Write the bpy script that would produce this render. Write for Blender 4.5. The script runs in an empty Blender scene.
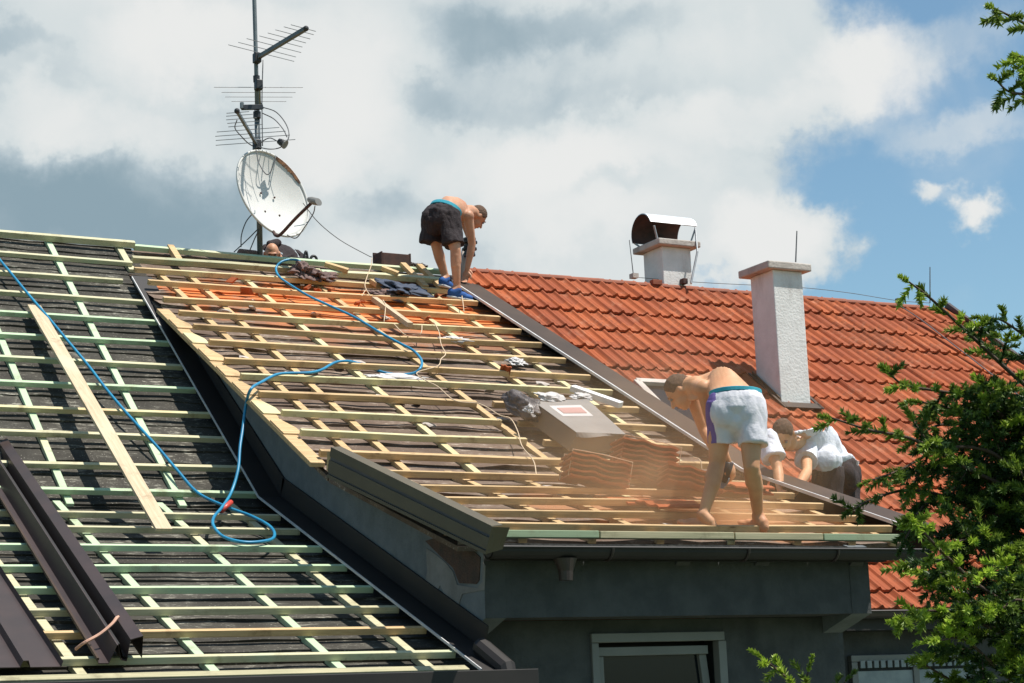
import bpy, bmesh, math, random
import numpy as np
from mathutils import Vector, Matrix, noise as mnoise
random.seed(7)
rng = np.random.default_rng(7)
sc = bpy.context.scene
COL = sc.collection
R = math.radians
def V(*a): return Vector(a)

# ------------------------------------------------------------------ camera
FPX = 1923.5
YAW, PIT, ROL = R(28.529), R(10.893), R(-2.212)
fw = V(math.sin(YAW)*math.cos(PIT), math.cos(YAW)*math.cos(PIT), math.sin(PIT))
r0 = V(math.cos(YAW), -math.sin(YAW), 0); u0 = r0.cross(fw)
rt = math.cos(ROL)*r0 + math.sin(ROL)*u0
upv = -math.sin(ROL)*r0 + math.cos(ROL)*u0
cam = bpy.data.cameras.new('camera'); camo = bpy.data.objects.new('camera', cam); COL.objects.link(camo)
cam.sensor_width = 36; cam.lens = FPX*36/1024; cam.clip_start = .1; cam.clip_end = 3000
mm = Matrix((rt, upv, -fw)).transposed().to_4x4(); camo.matrix_world = mm
sc.camera = camo
sc.render.resolution_x = 1024; sc.render.resolution_y = 683
sc.view_settings.view_transform = 'Standard'; sc.view_settings.look = 'None'
sc.view_settings.gamma = 1; sc.view_settings.use_curve_mapping = False
EXPO = .4; sc.view_settings.exposure = EXPO
sc.render.engine = 'CYCLES'

def ray(x, y): return rt*((x-512)/FPX) - upv*((y-341.5)/FPX) + fw
def onY(x, y, Y): r = ray(x, y); return r*(Y/r.y)
def onX(x, y, X): r = ray(x, y); return r*(X/r.x)

# ------------------------------------------------------------------ roof planes (z = height of the batten faces)
RY, RZ = 17.0, 4.453
T37, T27, T21, T18 = (math.tan(R(a)) for a in (37.07, 27.64, 21.64, 18.5))
KLY, KLZ = 13.229, 1.604                      # flare line of the left roof
KLZ = RZ-(RY-KLY)*T37
MZ = 4.353; KMY = 11.97; KMZ = MZ-(RY-KMY)*T27 # dormer roof and its flare line
PL = {'u': (V(0, RY, RZ), 37.07), 'l': (V(0, KLY, KLZ), 21.64), 'm': (V(0, RY, MZ), 27.64), 'k': (V(0, KMY, KMZ), 18.5)}
def frame(k):
    p, a = PL[k]; a = R(a)
    return V(1, 0, 0), V(0, math.cos(a), math.sin(a)), V(0, -math.sin(a), math.cos(a))
def onP(x, y, k, off=0.0):
    p, a = PL[k]; n = frame(k)[2]; r = ray(x, y)
    return r*((n.dot(p)+off)/n.dot(r))
def zP(k, Y): p, a = PL[k]; return p.z+(Y-p.y)*math.tan(R(a))
def pt(k, X, Y, off=0.0): return V(X, Y, zP(k, Y)) + frame(k)[2]*off

# ------------------------------------------------------------------ object helpers
WL = {}
def tag(o, label=None, cat=None, group=None, kind=None):
    if label: o['label'] = label
    if cat: o['category'] = cat
    if group: o['group'] = group
    if kind: o['kind'] = kind
    return o
def empty(name, loc, label=None, cat=None, group=None):
    o = bpy.data.objects.new(name, None); COL.objects.link(o); o.location = loc; o.empty_display_size = .2
    WL[o.name] = Vector(loc); return tag(o, label, cat, group)
def link(name, me, mat, parent=None, origin=None, smooth=False):
    n = len(me.vertices); co = np.empty(n*3, 'f'); me.vertices.foreach_get('co', co); co = co.reshape(-1, 3)
    if origin is None:
        mn, mx = co.min(0), co.max(0); origin = V((mn[0]+mx[0])/2, (mn[1]+mx[1])/2, mn[2])
    origin = Vector(origin); co -= np.array(origin, 'f'); me.vertices.foreach_set('co', co.ravel())
    o = bpy.data.objects.new(name, me); COL.objects.link(o); WL[o.name] = origin
    if mat is not None:
        for m in (mat if isinstance(mat, (list, tuple)) else [mat]): me.materials.append(m)
    if parent is not None: o.parent = parent; o.location = origin-WL[parent.name]
    else: o.location = origin
    if smooth: me.polygons.foreach_set('use_smooth', [True]*len(me.polygons))
    me.update(); return o
class MB:
    def __init__(s): s.v = []; s.f = []; s.m = []
    def add(s, vs, fs, mi=0):
        b = len(s.v); s.v += [tuple(v) for v in vs]; s.f += [tuple(i+b for i in f) for f in fs]; s.m += [mi]*len(fs); return s
    def obox(s, c, a, b, d, mi=0):   # centre and three half-axis vectors
        c, a, b, d = map(Vector, (c, a, b, d))
        vs = [c+i*a+j*b+k*d for i in (-1, 1) for j in (-1, 1) for k in (-1, 1)]
        fs = [(0, 1, 3, 2), (4, 6, 7, 5), (0, 4, 5, 1), (2, 3, 7, 6), (0, 2, 6, 4), (1, 5, 7, 3)]
        if a.cross(b).dot(d) < 0: fs = [f[::-1] for f in fs]
        return s.add(vs, fs, mi)
    def box(s, x0, x1, y0, y1, z0, z1, mi=0):
        return s.obox(((x0+x1)/2, (y0+y1)/2, (z0+z1)/2), ((x1-x0)/2, 0, 0), (0, (y1-y0)/2, 0), (0, 0, (z1-z0)/2), mi)
    def beam(s, p, q, w, h, up=(0, 0, 1), mi=0):  # w across, h along up; p,q centre line of the section
        p, q, up = Vector(p), Vector(q), Vector(up); d = (q-p).normalized()
        side = d.cross(up).normalized(); u = side.cross(d)
        return s.obox((p+q)/2, (q-p)/2, side*w/2, u*h/2, mi)
    def tube(s, pts, r, n=8, mi=0, closed=False):
        pts = [Vector(p) for p in pts]; N = len(pts); rs = r if isinstance(r, (list, tuple)) else [r]*N
        vs = []; prev = None
        for i, p in enumerate(pts):
            t = (pts[min(i+1, N-1)]-pts[max(i-1, 0)]).normalized()
            if prev is None:
                a = t.orthogonal().normalized()
            else:
                a = (prev-t*prev.dot(t)).normalized()
            prev = a; b = t.cross(a)
            for k in range(n):
                an = 2*math.pi*k/n; vs.append(p+(a*math.cos(an)+b*math.sin(an))*rs[i])
        fs = [(i*n+k, i*n+(k+1) % n, (i+1)*n+(k+1) % n, (i+1)*n+k) for i in range(N-1) for k in range(n)]
        fs += [tuple(range(n))[::-1], tuple((N-1)*n+k for k in range(n))]
        return s.add(vs, fs, mi)
    def loft(s, rings, n=24, mi=0, cap=True):     # rings: (centre, u vector, v vector)
        vs = []
        for c, u, v in rings:
            for k in range(n):
                an = 2*math.pi*k/n; vs.append(Vector(c)+Vector(u)*math.cos(an)+Vector(v)*math.sin(an))
        N = len(rings)
        fs = [(i*n+k, i*n+(k+1) % n, (i+1)*n+(k+1) % n, (i+1)*n+k) for i in range(N-1) for k in range(n)]
        if cap: fs += [tuple(range(n))[::-1], tuple((N-1)*n+k for k in range(n))]
        return s.add(vs, fs, mi)
    def prism(s, poly, d, mi=0):                  # polygon of 3D points extruded along d
        d = Vector(d); n = len(poly); vs = [Vector(p) for p in poly]+[Vector(p)+d for p in poly]
        fs = [tuple(range(n))[::-1], tuple(range(n, 2*n))]+[(i, (i+1) % n, n+(i+1) % n, n+i) for i in range(n)]
        return s.add(vs, fs, mi)
    def sphere(s, c, r, n=10, mi=0, sc=(1, 1, 1)):
        vs = [Vector(c)+V(0, 0, r*sc[2])]; m = n*2
        for i in range(1, n):
            th = math.pi*i/n
            for k in range(m):
                ph = 2*math.pi*k/m; vs.append(Vector(c)+V(r*sc[0]*math.sin(th)*math.cos(ph), r*sc[1]*math.sin(th)*math.sin(ph), r*sc[2]*math.cos(th)))
        vs.append(Vector(c)-V(0, 0, r*sc[2])); L = len(vs)-1
        fs = [(0, 1+k, 1+(k+1) % m) for k in range(m)]
        fs += [(1+i*m+k, 1+(i+1)*m+k, 1+(i+1)*m+(k+1) % m, 1+i*m+(k+1) % m) for i in range(n-2) for k in range(m)]
        fs += [(L, 1+(n-2)*m+(k+1) % m, 1+(n-2)*m+k) for k in range(m)]
        return s.add(vs, fs, mi)
    def mesh(s, name='mesh'):
        me = bpy.data.meshes.new(name); me.from_pydata(s.v, [], s.f); me.polygons.foreach_set('material_index', s.m)
        bm = bmesh.new(); bm.from_mesh(me); bmesh.ops.recalc_face_normals(bm, faces=bm.faces); bm.to_mesh(me); bm.free()
        return me
    def build(s, name, mat, parent=None, smooth=False, origin=None, bevel=0):
        o = link(name, s.mesh(name), mat, parent, origin, smooth)
        if bevel:
            b = o.modifiers.new('bevel', 'BEVEL'); b.width = bevel; b.segments = 2; b.limit_method = 'ANGLE'
        return o
def catmull(pts, k=6):
    pts = [Vector(p) for p in pts]; out = []
    P = [2*pts[0]-pts[1]]+pts+[2*pts[-1]-pts[-2]]
    for i in range(1, len(P)-2):
        for j in range(k):
            t = j/k; a, b, c, d = P[i-1:i+3]
            out.append(.5*((2*b)+(c-a)*t+(2*a-5*b+4*c-d)*t*t+(3*b-a-3*c+d)*t**3))
    out.append(pts[-1]); return out

# ------------------------------------------------------------------ materials
def newmat(name):
    m = bpy.data.materials.new(name); m.use_nodes = True; nt = m.node_tree
    return m, nt, nt.nodes['Principled BSDF']
def N(nt, t, **kw):
    n = nt.nodes.new(t)
    for k, v in kw.items():
        if k in ('operation', 'blend_type', 'data_type', 'noise_dimensions', 'feature', 'interpolation_type', 'distance', 'mode', 'wave_type', 'bands_direction', 'sky_type'): setattr(n, k, v)
        else: n.inputs[k].default_value = v
    return n
def ramp(nt, fac, stops):
    r = nt.nodes.new('ShaderNodeValToRGB'); e = r.color_ramp.elements
    while len(e) > 1: e.remove(e[-1])
    e[0].position = stops[0][0]; e[0].color = (*stops[0][1], 1)
    for p, c in stops[1:]: x = e.new(p); x.color = (*c, 1)
    nt.links.new(fac, r.inputs[0]); return r.outputs[0]
def mix(nt, fac, a, b, bt='MIX'):
    m = nt.nodes.new('ShaderNodeMix'); m.data_type = 'RGBA'; m.blend_type = bt; m.clamp_factor = True
    for s, v in ((m.inputs[0], fac), (m.inputs[6], a), (m.inputs[7], b)):
        if hasattr(v, 'is_linked') or isinstance(v, bpy.types.NodeSocket): nt.links.new(v, s)
        elif isinstance(v, (tuple, list)): s.default_value = (*v, 1)
        else: s.default_value = v
    return m.outputs[2]
def coord(nt, kind='Object', scale=(1, 1, 1), rot=(0, 0, 0), loc=(0, 0, 0)):
    if kind == 'World': g = nt.nodes.new('ShaderNodeNewGeometry'); o = g.outputs['Position']
    else: g = nt.nodes.new('ShaderNodeTexCoord'); o = g.outputs[kind]
    mp = nt.nodes.new('ShaderNodeMapping'); mp.inputs['Scale'].default_value = scale; mp.inputs['Rotation'].default_value = rot; mp.inputs['Location'].default_value = loc
    nt.links.new(o, mp.inputs[0]); return mp.outputs[0]
def noisen(nt, vec, scale, detail=4, rough=.55, dist=0):
    n = N(nt, 'ShaderNodeTexNoise', Scale=scale, Detail=detail, Roughness=rough, Distortion=dist); nt.links.new(vec, n.inputs['Vector']); return n.outputs[0]
def mth(nt, op, a, b=0.0, c=None, clamp=False):
    m = nt.nodes.new('ShaderNodeMath'); m.operation = op; m.use_clamp = clamp
    for i, v in enumerate((a, b, c)):
        if v is None: continue
        if isinstance(v, bpy.types.NodeSocket): nt.links.new(v, m.inputs[i])
        else: m.inputs[i].default_value = v
    return m.outputs[0]
def rng_(nt, v, a, b, c=0.0, d=1.0, smooth=True):
    m = nt.nodes.new('ShaderNodeMapRange'); m.interpolation_type = 'SMOOTHSTEP' if smooth else 'LINEAR'
    nt.links.new(v, m.inputs[0]); m.inputs[1].default_value = a; m.inputs[2].default_value = b; m.inputs[3].default_value = c; m.inputs[4].default_value = d
    return m.outputs[0]
def bump(nt, bs, h, strength=.3, dist=.01):
    b = N(nt, 'ShaderNodeBump', Strength=strength, Distance=dist); nt.links.new(h, b.inputs['Height']); nt.links.new(b.outputs[0], bs.inputs['Normal'])
def basic(name, c1, c2, scale=8, rough=.7, metal=0, bs=.25, bd=.005, kind='Object', cs=(1, 1, 1), detail=5, extra=None, spec=.5):
    m, nt, p = newmat(name); v = coord(nt, kind, cs); n = noisen(nt, v, scale, detail)
    col = mix(nt, rng_(nt, n, .3, .7), c1, c2)
    if extra: col = extra(nt, col, v)
    nt.links.new(col, p.inputs['Base Color']); p.inputs['Roughness'].default_value = rough; p.inputs['Metallic'].default_value = metal
    p.inputs['Specular IOR Level'].default_value = spec
    n2 = noisen(nt, v, scale*6, 4); bump(nt, p, n2, bs, bd); return m
def wood(name, c1, c2, green, gmix, grain=(1.2, 30, 30)):
    m, nt, p = newmat(name); v = coord(nt, 'Object', grain); n = noisen(nt, v, 2.2, 6, .65, .6)
    oi = nt.nodes.new('ShaderNodeObjectInfo'); v2 = coord(nt, 'World', (1, 1.2, 1.2)); n2 = noisen(nt, v2, 1.1, 3)
    col = mix(nt, rng_(nt, n, .3, .72), c1, c2)
    g = rng_(nt, mth(nt, 'ADD', mth(nt, 'MULTIPLY', oi.outputs['Random'], 1.2), mth(nt, 'SUBTRACT', n2, .5)), 1-gmix, 1.25-gmix)
    col = mix(nt, g, col, green, 'MIX')
    br = rng_(nt, oi.outputs['Random'], 0, 1, .86, 1.08, False)
    hv = N(nt, 'ShaderNodeHueSaturation'); nt.links.new(br, hv.inputs['Value']); nt.links.new(col, hv.inputs['Color'])
    # knots
    vo = N(nt, 'ShaderNodeTexVoronoi', Scale=3.1); nt.links.new(coord(nt, 'Object', (1, 4, 4)), vo.inputs['Vector'])
    k = rng_(nt, vo.outputs['Distance'], .045, .10, .75, 0)
    col = mix(nt, k, hv.outputs[0], (c2[0]*.35, c2[1]*.28, c2[2]*.22))
    st = rng_(nt, noisen(nt, coord(nt, 'World', (3, 3, 3)), 1.3, 6, .75), .52, .70, 0, .6)
    col = mix(nt, st, col, (c2[0]*.5, c2[1]*.45, c2[2]*.42))
    nt.links.new(col, p.inputs['Base Color']); p.inputs['Roughness'].default_value = .75
    bump(nt, p, n, .35, .003); return m
M = {}
M['pine'] = wood('fresh_pine', (.66, .46, .235), (.44, .28, .13), (.55, .50, .28), .06)
M['green_pine'] = wood('green_treated_pine', (.66, .60, .39), (.46, .43, .26), (.44, .56, .36), .55)
M['teal_pine'] = wood('strong_green_pine', (.50, .44, .27), (.33, .31, .18), (.26, .33, .20), .35)
M['plank'] = wood('pale_plank', (.58, .46, .31), (.44, .33, .20), (.52, .46, .32), .1, (30, 1.2, 1.2))

def old_sheet(name, base1, base2, light, lamt, dust=None):
    m, nt, p = newmat(name); v = coord(nt, 'World', (1, 1, 1))
    n = noisen(nt, v, 2.3, 6, .6); n2 = noisen(nt, coord(nt, 'World', (4, 14, 14)), 2.5, 5, .7); n3 = noisen(nt, v, 60, 3, .6)
    col = mix(nt, rng_(nt, n, .3, .7), base1, base2)
    col = mix(nt, mth(nt, 'MULTIPLY', rng_(nt, n2, .53, .68), rng_(nt, n, .42, .60)), col, light)
    col = mix(nt, rng_(nt, n3, .62, .74, 0, lamt), col, light)
    if dust:
        sx = nt.nodes.new('ShaderNodeSeparateXYZ'); nt.links.new(v, sx.inputs[0])
        for (cx, cy, rx, ry, c, a) in dust:
            dx = mth(nt, 'DIVIDE', mth(nt, 'SUBTRACT', sx.outputs[0], cx), rx); dy = mth(nt, 'DIVIDE', mth(nt, 'SUBTRACT', sx.outputs[1], cy), ry)
            d = mth(nt, 'ADD', mth(nt, 'MULTIPLY', dx, dx), mth(nt, 'MULTIPLY', dy, dy))
            d = mth(nt, 'ADD', d, mth(nt, 'MULTIPLY', mth(nt, 'SUBTRACT', n, .5), 3.0))
            d = mth(nt, 'ADD', d, mth(nt, 'MULTIPLY', mth(nt, 'SUBTRACT', n2, .5), 1.4))
            col = mix(nt, rng_(nt, d, .3, 1.1, a, 0), col, c)
    nt.links.new(col, p.inputs['Base Color']); p.inputs['Roughness'].default_value = .9; p.inputs['Specular IOR Level'].default_value = .25
    bump(nt, p, mth(nt, 'ADD', n3, n2), .5, .008); return m
M['felt'] = old_sheet('old_dark_shingle', (.038, .034, .028), (.072, .066, .054), (.36, .34, .28), .9)
M['felt_mid'] = old_sheet('old_brown_shingle', (.11, .074, .054), (.19, .135, .10), (.50, .42, .34), .6,
    [(7.1, 16.0, 1.9, .75, (.62, .20, .06), .95), (7.0, 15.3, 1.5, .5, (.40, .16, .07), .5), (6.0, 16.2, .9, .3, (.58, .17, .05), .8), (7.3, 10.9, 1.3, .8, (.48, .22, .10), .7)])

def tilemat(name, dusty=.0):
    m, nt, p = newmat(name); v = coord(nt, 'World'); n = noisen(nt, v, 1.4, 5, .6); n2 = noisen(nt, v, 26, 4, .65)
    # one tone per tile
    sn = N(nt, 'ShaderNodeTexWhiteNoise'); sn.noise_dimensions = '2D'
    fl = nt.nodes.new('ShaderNodeVectorMath'); fl.operation = 'FLOOR'; nt.links.new(coord(nt, 'World', (1/.294, 1/.3425, 0)), fl.inputs[0]); nt.links.new(fl.outputs[0], sn.inputs['Vector'])
    col = mix(nt, rng_(nt, n, .3, .7), (.34, .082, .028), (.43, .118, .044))
    col = mix(nt, rng_(nt, sn.outputs[0], 0, 1, 0, .8, False), col, (.25, .062, .028))
    col = mix(nt, rng_(nt, mth(nt, 'ADD', mth(nt, 'MULTIPLY', n2, .5), mth(nt, 'MULTIPLY', n, .5)), .5, .64, 0, .55), col, (.15, .055, .032))
    col = mix(nt, rng_(nt, noisen(nt, v, 5, 6, .7), .54, .72, 0, .4), col, (.46, .24, .15))
    if dusty: col = mix(nt, dusty, col, (.42, .115, .04))
    nt.links.new(col, p.inputs['Base Color']); p.inputs['Roughness'].default_value = .8; p.inputs['Specular IOR Level'].default_value = .2
    bump(nt, p, n2, .25, .004); return m
M['tile'] = tilemat('red_clay_tile'); M['tile_dusty'] = tilemat('dusty_clay_tile', .45)
M['ridge'] = basic('dull_ridge_tile', (.30, .085, .04), (.22, .065, .032), 9, .8)
M['brown_metal'] = basic('brown_sheet_metal', (.050, .030, .026), (.032, .020, .018), 3, .45, 0, .08, .003, spec=.6)
M['dark_metal'] = basic('near_black_sheet_metal', (.014, .011, .010), (.022, .017, .015), 3, .6, 0, .08, .003)
M['strip_metal'] = basic('dusty_brown_sheet_metal', (.066, .040, .026), (.045, .028, .019), 2.2, .6, 0, .1, .004, 'World', spec=.3)
M['bright_edge'] = basic('bare_metal_edge', (.75, .74, .72), (.62, .60, .60), 5, .45, .2, .05)
M['gold_metal'] = basic('olive_brown_sheet_metal', (.105, .085, .052), (.08, .065, .04), 2, .6, 0, .06)
M['stripe_metal'] = basic('slate_blue_seam', (.035, .045, .065), (.05, .06, .08), 4, .5)
def plaster(name, c1, c2, stain, amt=.5, sc_=2.0, kind='World'):
    def ex(nt, col, v):
        a = noisen(nt, coord(nt, kind, (1, 1, .35)), sc_, 6, .65)
        return mix(nt, rng_(nt, a, .5, .72, 0, amt), col, stain)
    return basic(name, c1, c2, 7, .92, 0, .8, .006, kind, extra=ex, spec=.2)
M['cheek'] = plaster('grey_cheek_render', (.14, .155, .165), (.18, .195, .205), (.09, .098, .10))
M['front'] = plaster('shade_dark_render', (.064, .065, .065), (.088, .088, .086), (.040, .040, .040))  # tone held dark so the shade on these walls is in the colour
M['pale_patch'] = plaster('bare_render_patch', (.26, .25, .24), (.2, .19, .18), (.13, .12, .11))
M['brick'] = basic('old_brick', (.10, .055, .04), (.06, .04, .033), 12, .9, 0, .8, .01)
M['chimney'] = plaster('white_chimney_render', (.80, .78, .75), (.72, .70, .67), (.42, .38, .35), .55, 3.0)
M['concrete'] = plaster('weathered_concrete_cap', (.56, .50, .45), (.44, .38, .34), (.28, .24, .21), .6, 6.0)
M['rust'] = basic('rusted_steel', (.09, .038, .028), (.05, .026, .022), 9, .8)
M['zinc'] = basic('bright_zinc_sheet', (.85, .86, .87), (.70, .72, .74), 4, .38, .5, .1)
M['steel'] = basic('galvanised_tube', (.20, .225, .23), (.14, .155, .16), 8, .5, .3)
M['black'] = basic('black_plastic', (.018, .018, .02), (.03, .03, .032), 9, .5)
M['cable'] = basic('grey_cable', (.14, .14, .145), (.09, .09, .095), 9, .6)
M['alu'] = basic('thin_aluminium', (.35, .36, .37), (.25, .26, .27), 9, .5, .4)
def dishm():
    def ex(nt, col, v):
        a = noisen(nt, coord(nt, 'Object', (6, 6, 1.2)), 2, 5, .7)
        return mix(nt, rng_(nt, a, .5, .75, 0, .35), col, (.50, .47, .42))
    return basic('chalky_white_enamel', (.62, .61, .58), (.57, .56, .53), 4, .6, 0, .1, .002, extra=ex)
M['dish'] = dishm()
M['rust_rim'] = basic('rust_on_enamel', (.36, .17, .08), (.10, .055, .04), 14, .85, 0, .5)
M['shaded_pvc'] = basic('shade_greyed_frame', (.20, .195, .18), (.17, .165, .155), 4, .45, 0, .05)  # white lowered to grey, putting the shade on the frames into the colour
m, nt, p = newmat('dark_glass'); p.inputs['Base Color'].default_value = (.008, .012, .015, 1); p.inputs['Roughness'].default_value = .12; p.inputs['Specular IOR Level'].default_value = .25; M['glass'] = m
M['curtain'] = basic('white_lace_curtain', (.34, .37, .37), (.26, .29, .30), 9, .85)
M['hose'] = basic('blue_rubber_hose', (.015, .19, .36), (.02, .25, .43), 6, .42, 0, .05)
M['hose_red'] = basic('red_coupling', (.55, .07, .05), (.5, .06, .05), 6, .4)
M['cord'] = basic('cream_string', (.66, .50, .34), (.56, .42, .28), 20, .85)
M['pink_cord'] = basic('tan_binding_cord', (.60, .34, .24), (.5, .28, .2), 20, .8)
M['film'] = basic('white_plastic_film', (.56, .53, .51), (.42, .39, .38), 12, .65, 0, .2, .004)
M['black_film'] = basic('dark_plastic_film', (.05, .04, .038), (.1, .08, .075), 12, .4, 0, .6, .012)
M['crate_top'] = basic('grey_carton_top', (.25, .225, .205), (.20, .18, .165), 3, .7, 0, .06)
M['crate_side'] = basic('brown_carton_side', (.24, .15, .09), (.18, .115, .07), 3, .75, 0, .08)
M['label_white'] = basic('printed_label_white', (.56, .51, .48), (.5, .46, .44), 3, .6, 0, .02)
M['label_red'] = basic('printed_label_red', (.44, .24, .21), (.38, .21, .18), 3, .6, 0, .02)
M['foam'] = basic('white_foam', (.80, .78, .76), (.74, .72, .70), 14, .8, 0, .2)
M['bark'] = basic('spruce_bark', (.10, .062, .040), (.06, .038, .026), 20, .9, 0, .8, .01)
M['grass'] = basic('lawn', (.045, .075, .02), (.06, .09, .03), .6, .95, 0, .6, .03, 'World')
M['paving'] = basic('path_paving', (.26, .25, .23), (.2, .19, .18), 2, .9, 0, .4, .01, 'World')
M['cloth_black'] = basic('dark_work_cloth', (.018, .011, .013), (.028, .018, .020), 14, .9, 0, .6, .01)
M['cloth_tee'] = basic('white_cotton', (.74, .75, .80), (.66, .68, .76), 14, .9, 0, .5, .008)
M['cloth_white'] = basic('white_sports_shorts', (.70, .67, .70), (.62, .60, .65), 14, .7, 0, .4, .006)
M['cloth_dust'] = basic('dusty_brown_cloth', (.20, .12, .10), (.12, .08, .075), 10, .9, 0, .8, .012)
M['purple'] = basic('purple_panel', (.14, .09, .30), (.17, .11, .33), 12, .8)
M['cyan'] = basic('light_blue_waistband', (.04, .34, .44), (.05, .40, .50), 14, .8)
M['shoe'] = basic('blue_canvas', (.015, .07, .25), (.02, .10, .33), 14, .8)
M['sole'] = basic('pale_rubber_sole', (.62, .62, .62), (.5, .5, .5), 9, .7)
M['navy'] = basic('faded_navy_cloth', (.035, .05, .085), (.07, .08, .11), 8, .9, 0, .8, .012)
M['teal_strap'] = basic('dark_strap', (.02, .03, .06), (.03, .04, .08), 9, .6)
def skinm(name, a, b):
    def ex(nt, col, v):
        c = mix(nt, rng_(nt, noisen(nt, v, 3.2, 5, .65), .48, .7, 0, .45), col, (a[0]*.72, a[1]*.55, a[2]*.5))
        return mix(nt, rng_(nt, noisen(nt, v, 11, 5, .7), .55, .72, 0, .35), c, (.55, .38, .27))
    m = basic(name, a, b, 6, .52, 0, .3, .004, extra=ex, spec=.35); p = m.node_tree.nodes['Principled BSDF']
    p.inputs['Subsurface Weight'].default_value = .08; p.inputs['Subsurface Radius'].default_value = (.02, .008, .004); p.inputs['Subsurface Scale'].default_value = .5
    return m
M['skin'] = skinm('tanned_skin', (.58, .31, .19), (.48, .235, .14))
M['skin_dusty'] = skinm('dusty_skin', (.66, .35, .19), (.56, .27, .14))
M['hair'] = basic('short_brown_hair', (.085, .045, .026), (.15, .08, .045), 90, .8, 0, .9, .006)
M['face'] = basic('lip_and_brow', (.20, .08, .055), (.15, .06, .04), 20, .7)

# ------------------------------------------------------------------ ground
GZ = -4.3
g = MB().add([(-600, -400, GZ), (900, -400, GZ), (900, 1200, GZ), (-600, 1200, GZ)], [(0, 1, 2, 3)])
tag(g.build('ground', M['grass'], origin=(0, 0, GZ)), kind='structure')
g = MB().box(-4, 22, 7.6, 9.9, GZ-.1, GZ+.03); tag(g.build('path', M['paving']), kind='structure')

# ------------------------------------------------------------------ house
house = empty('house', (6.5, 13, GZ), 'grey rendered house whose left roofs are stripped to wooden battens beside a red tiled roof', 'house')
XL, XR = -4.0, 15.05           # ends of the whole ridge
CX, WY, WXR, WB = 5.216, 10.05, 8.056, .543     # left cheek plane, front wall plane, its right end, its lower edge
BX0, BX1 = 4.98, 8.44

# walls under the roofs
w = MB()
w.box(XL+.4, 8.0, 10.75, 11.0, GZ, .35); w.box(7.8, 8.0, 11.0, 12.32, GZ, .35); w.box(XL+.4, XL+.7, 11.0, 22.5, GZ, 1.0)
w.box(7.8, XR-.25, 12.32, 12.6, GZ, .55)
w.box(XR-.55, XR-.25, 12.6, 21.3, GZ, .9)
w.box(XL+.4, XR-.25, 22.2, 22.5, GZ, .35)
w.add([(XR-.3, 12.6, .55), (XR-.3, 17, 3.9), (XR-.3, 21.4, .55), (XR-.5, 12.6, .55), (XR-.5, 17, 3.9), (XR-.5, 21.4, .55)], [(0, 2, 1), (3, 4, 5), (0, 1, 4, 3), (1, 2, 5, 4), (0, 3, 5, 2)])
mw = w.build('wall', M['front'], house)
# window with lace valance low on the right wall
wi = MB(); X0, X1, Z1, Z0, yy = 9.60, 10.9, .335, -.75, 12.32
wi.box(X0, X1, yy-.05, yy-.005, Z1-.05, Z1); wi.box(X0, X0+.06, yy-.05, yy-.005, Z0, Z1-.052); wi.box(X1-.06, X1, yy-.05, yy-.005, Z0, Z1-.052); wi.box((X0+X1)/2-.03, (X0+X1)/2+.03, yy-.045, yy-.005, Z0+.002, Z1-.053)
wo = wi.build('window', M['shaded_pvc'], mw, bevel=.004)
# dark reveal with scalloped white valance and blind
wv = MB()
for i in range(17):
    x = X0+.10+i*.068
    wv.obox((x, yy-.057, .262), (.022, 0, 0), (0, .006, 0), (0, 0, .028))
vb = MB().box(X0+.065, X1-.065, yy-.03, yy-.012, Z0, .21)
# rear slope and soffit of the roof
rr = MB()
rr.add([(XL, 17.02, RZ-.14), (XR, 17.02, RZ-.14), (XR, 23.2, RZ-.14-6.2*T37), (XL, 23.2, RZ-.14-6.2*T37)], [(0, 1, 2, 3)])
rr.add([(XL, 17.02, RZ-.20), (XR, 17.02, RZ-.20), (XR, 23.2, RZ-.2-6.2*T37), (XL, 23.2, RZ-.2-6.2*T37)], [(3, 2, 1, 0)])
rr.build('rear_roof', M['ridge'], house)

# ---- left roof: old shingles laid in courses, under battens
def courses(mb, k, x0, x1, ya, yb, off, step=.30, th=.014, seg=.24, jit=.006):
    """overlapping thin sheets from ya (upper) to yb (lower)"""
    X, S, Nn = frame(k); dy = step*S.y; y = yb; first = True
    while y < ya-1e-3:
        y2 = min(y+dy, ya); n = max(2, int((x1-x0)/seg)); vs = []
        for i in range(n+1):
            x = x0+(x1-x0)*i/n; j = random.uniform(-jit, jit)
            lo_ = pt(k, x, y+random.uniform(-.012, .012), off+th+j); hi = pt(k, x, y2+.02, off+j*.3)
            bo = Vector(lo_)-Nn*(th+.012)
            vs += [bo, lo_, hi]
        fs = []
        for i in range(n): fs += [(3*i, 3*i+3, 3*i+4, 3*i+1), (3*i+1, 3*i+4, 3*i+5, 3*i+2)]
        mb.add(vs, fs); y = y2
def sheet(mb, k, x0, x1, ya, yb, off, th=.03):
    mb.add([pt(k, x0, yb, off), pt(k, x1, yb, off), pt(k, x1, ya, off), pt(k, x0, ya, off), pt(k, x0, yb, off-th), pt(k, x1, yb, off-th), pt(k, x1, ya, off-th), pt(k, x0, ya, off-th)],
           [(0, 1, 2, 3), (7, 6, 5, 4), (0, 4, 5, 1), (1, 5, 6, 2), (2, 6, 7, 3), (3, 7, 4, 0)])
FE = -.088
lf = MB(); courses(lf, 'u', XL, 5.25, RY, KLY, FE, .205); courses(lf, 'l', XL, 5.25, KLY, 9.82, FE, .19)
sheet(lf, 'u', XL, 5.25, RY, KLY+.01, FE-.02); sheet(lf, 'l', XL, 5.25, KLY+.01, 9.86, FE-.02)
lroof = lf.build('roof', M['felt'], house); lroof['label'] = 'old dark shingle slope under green battens'
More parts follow.
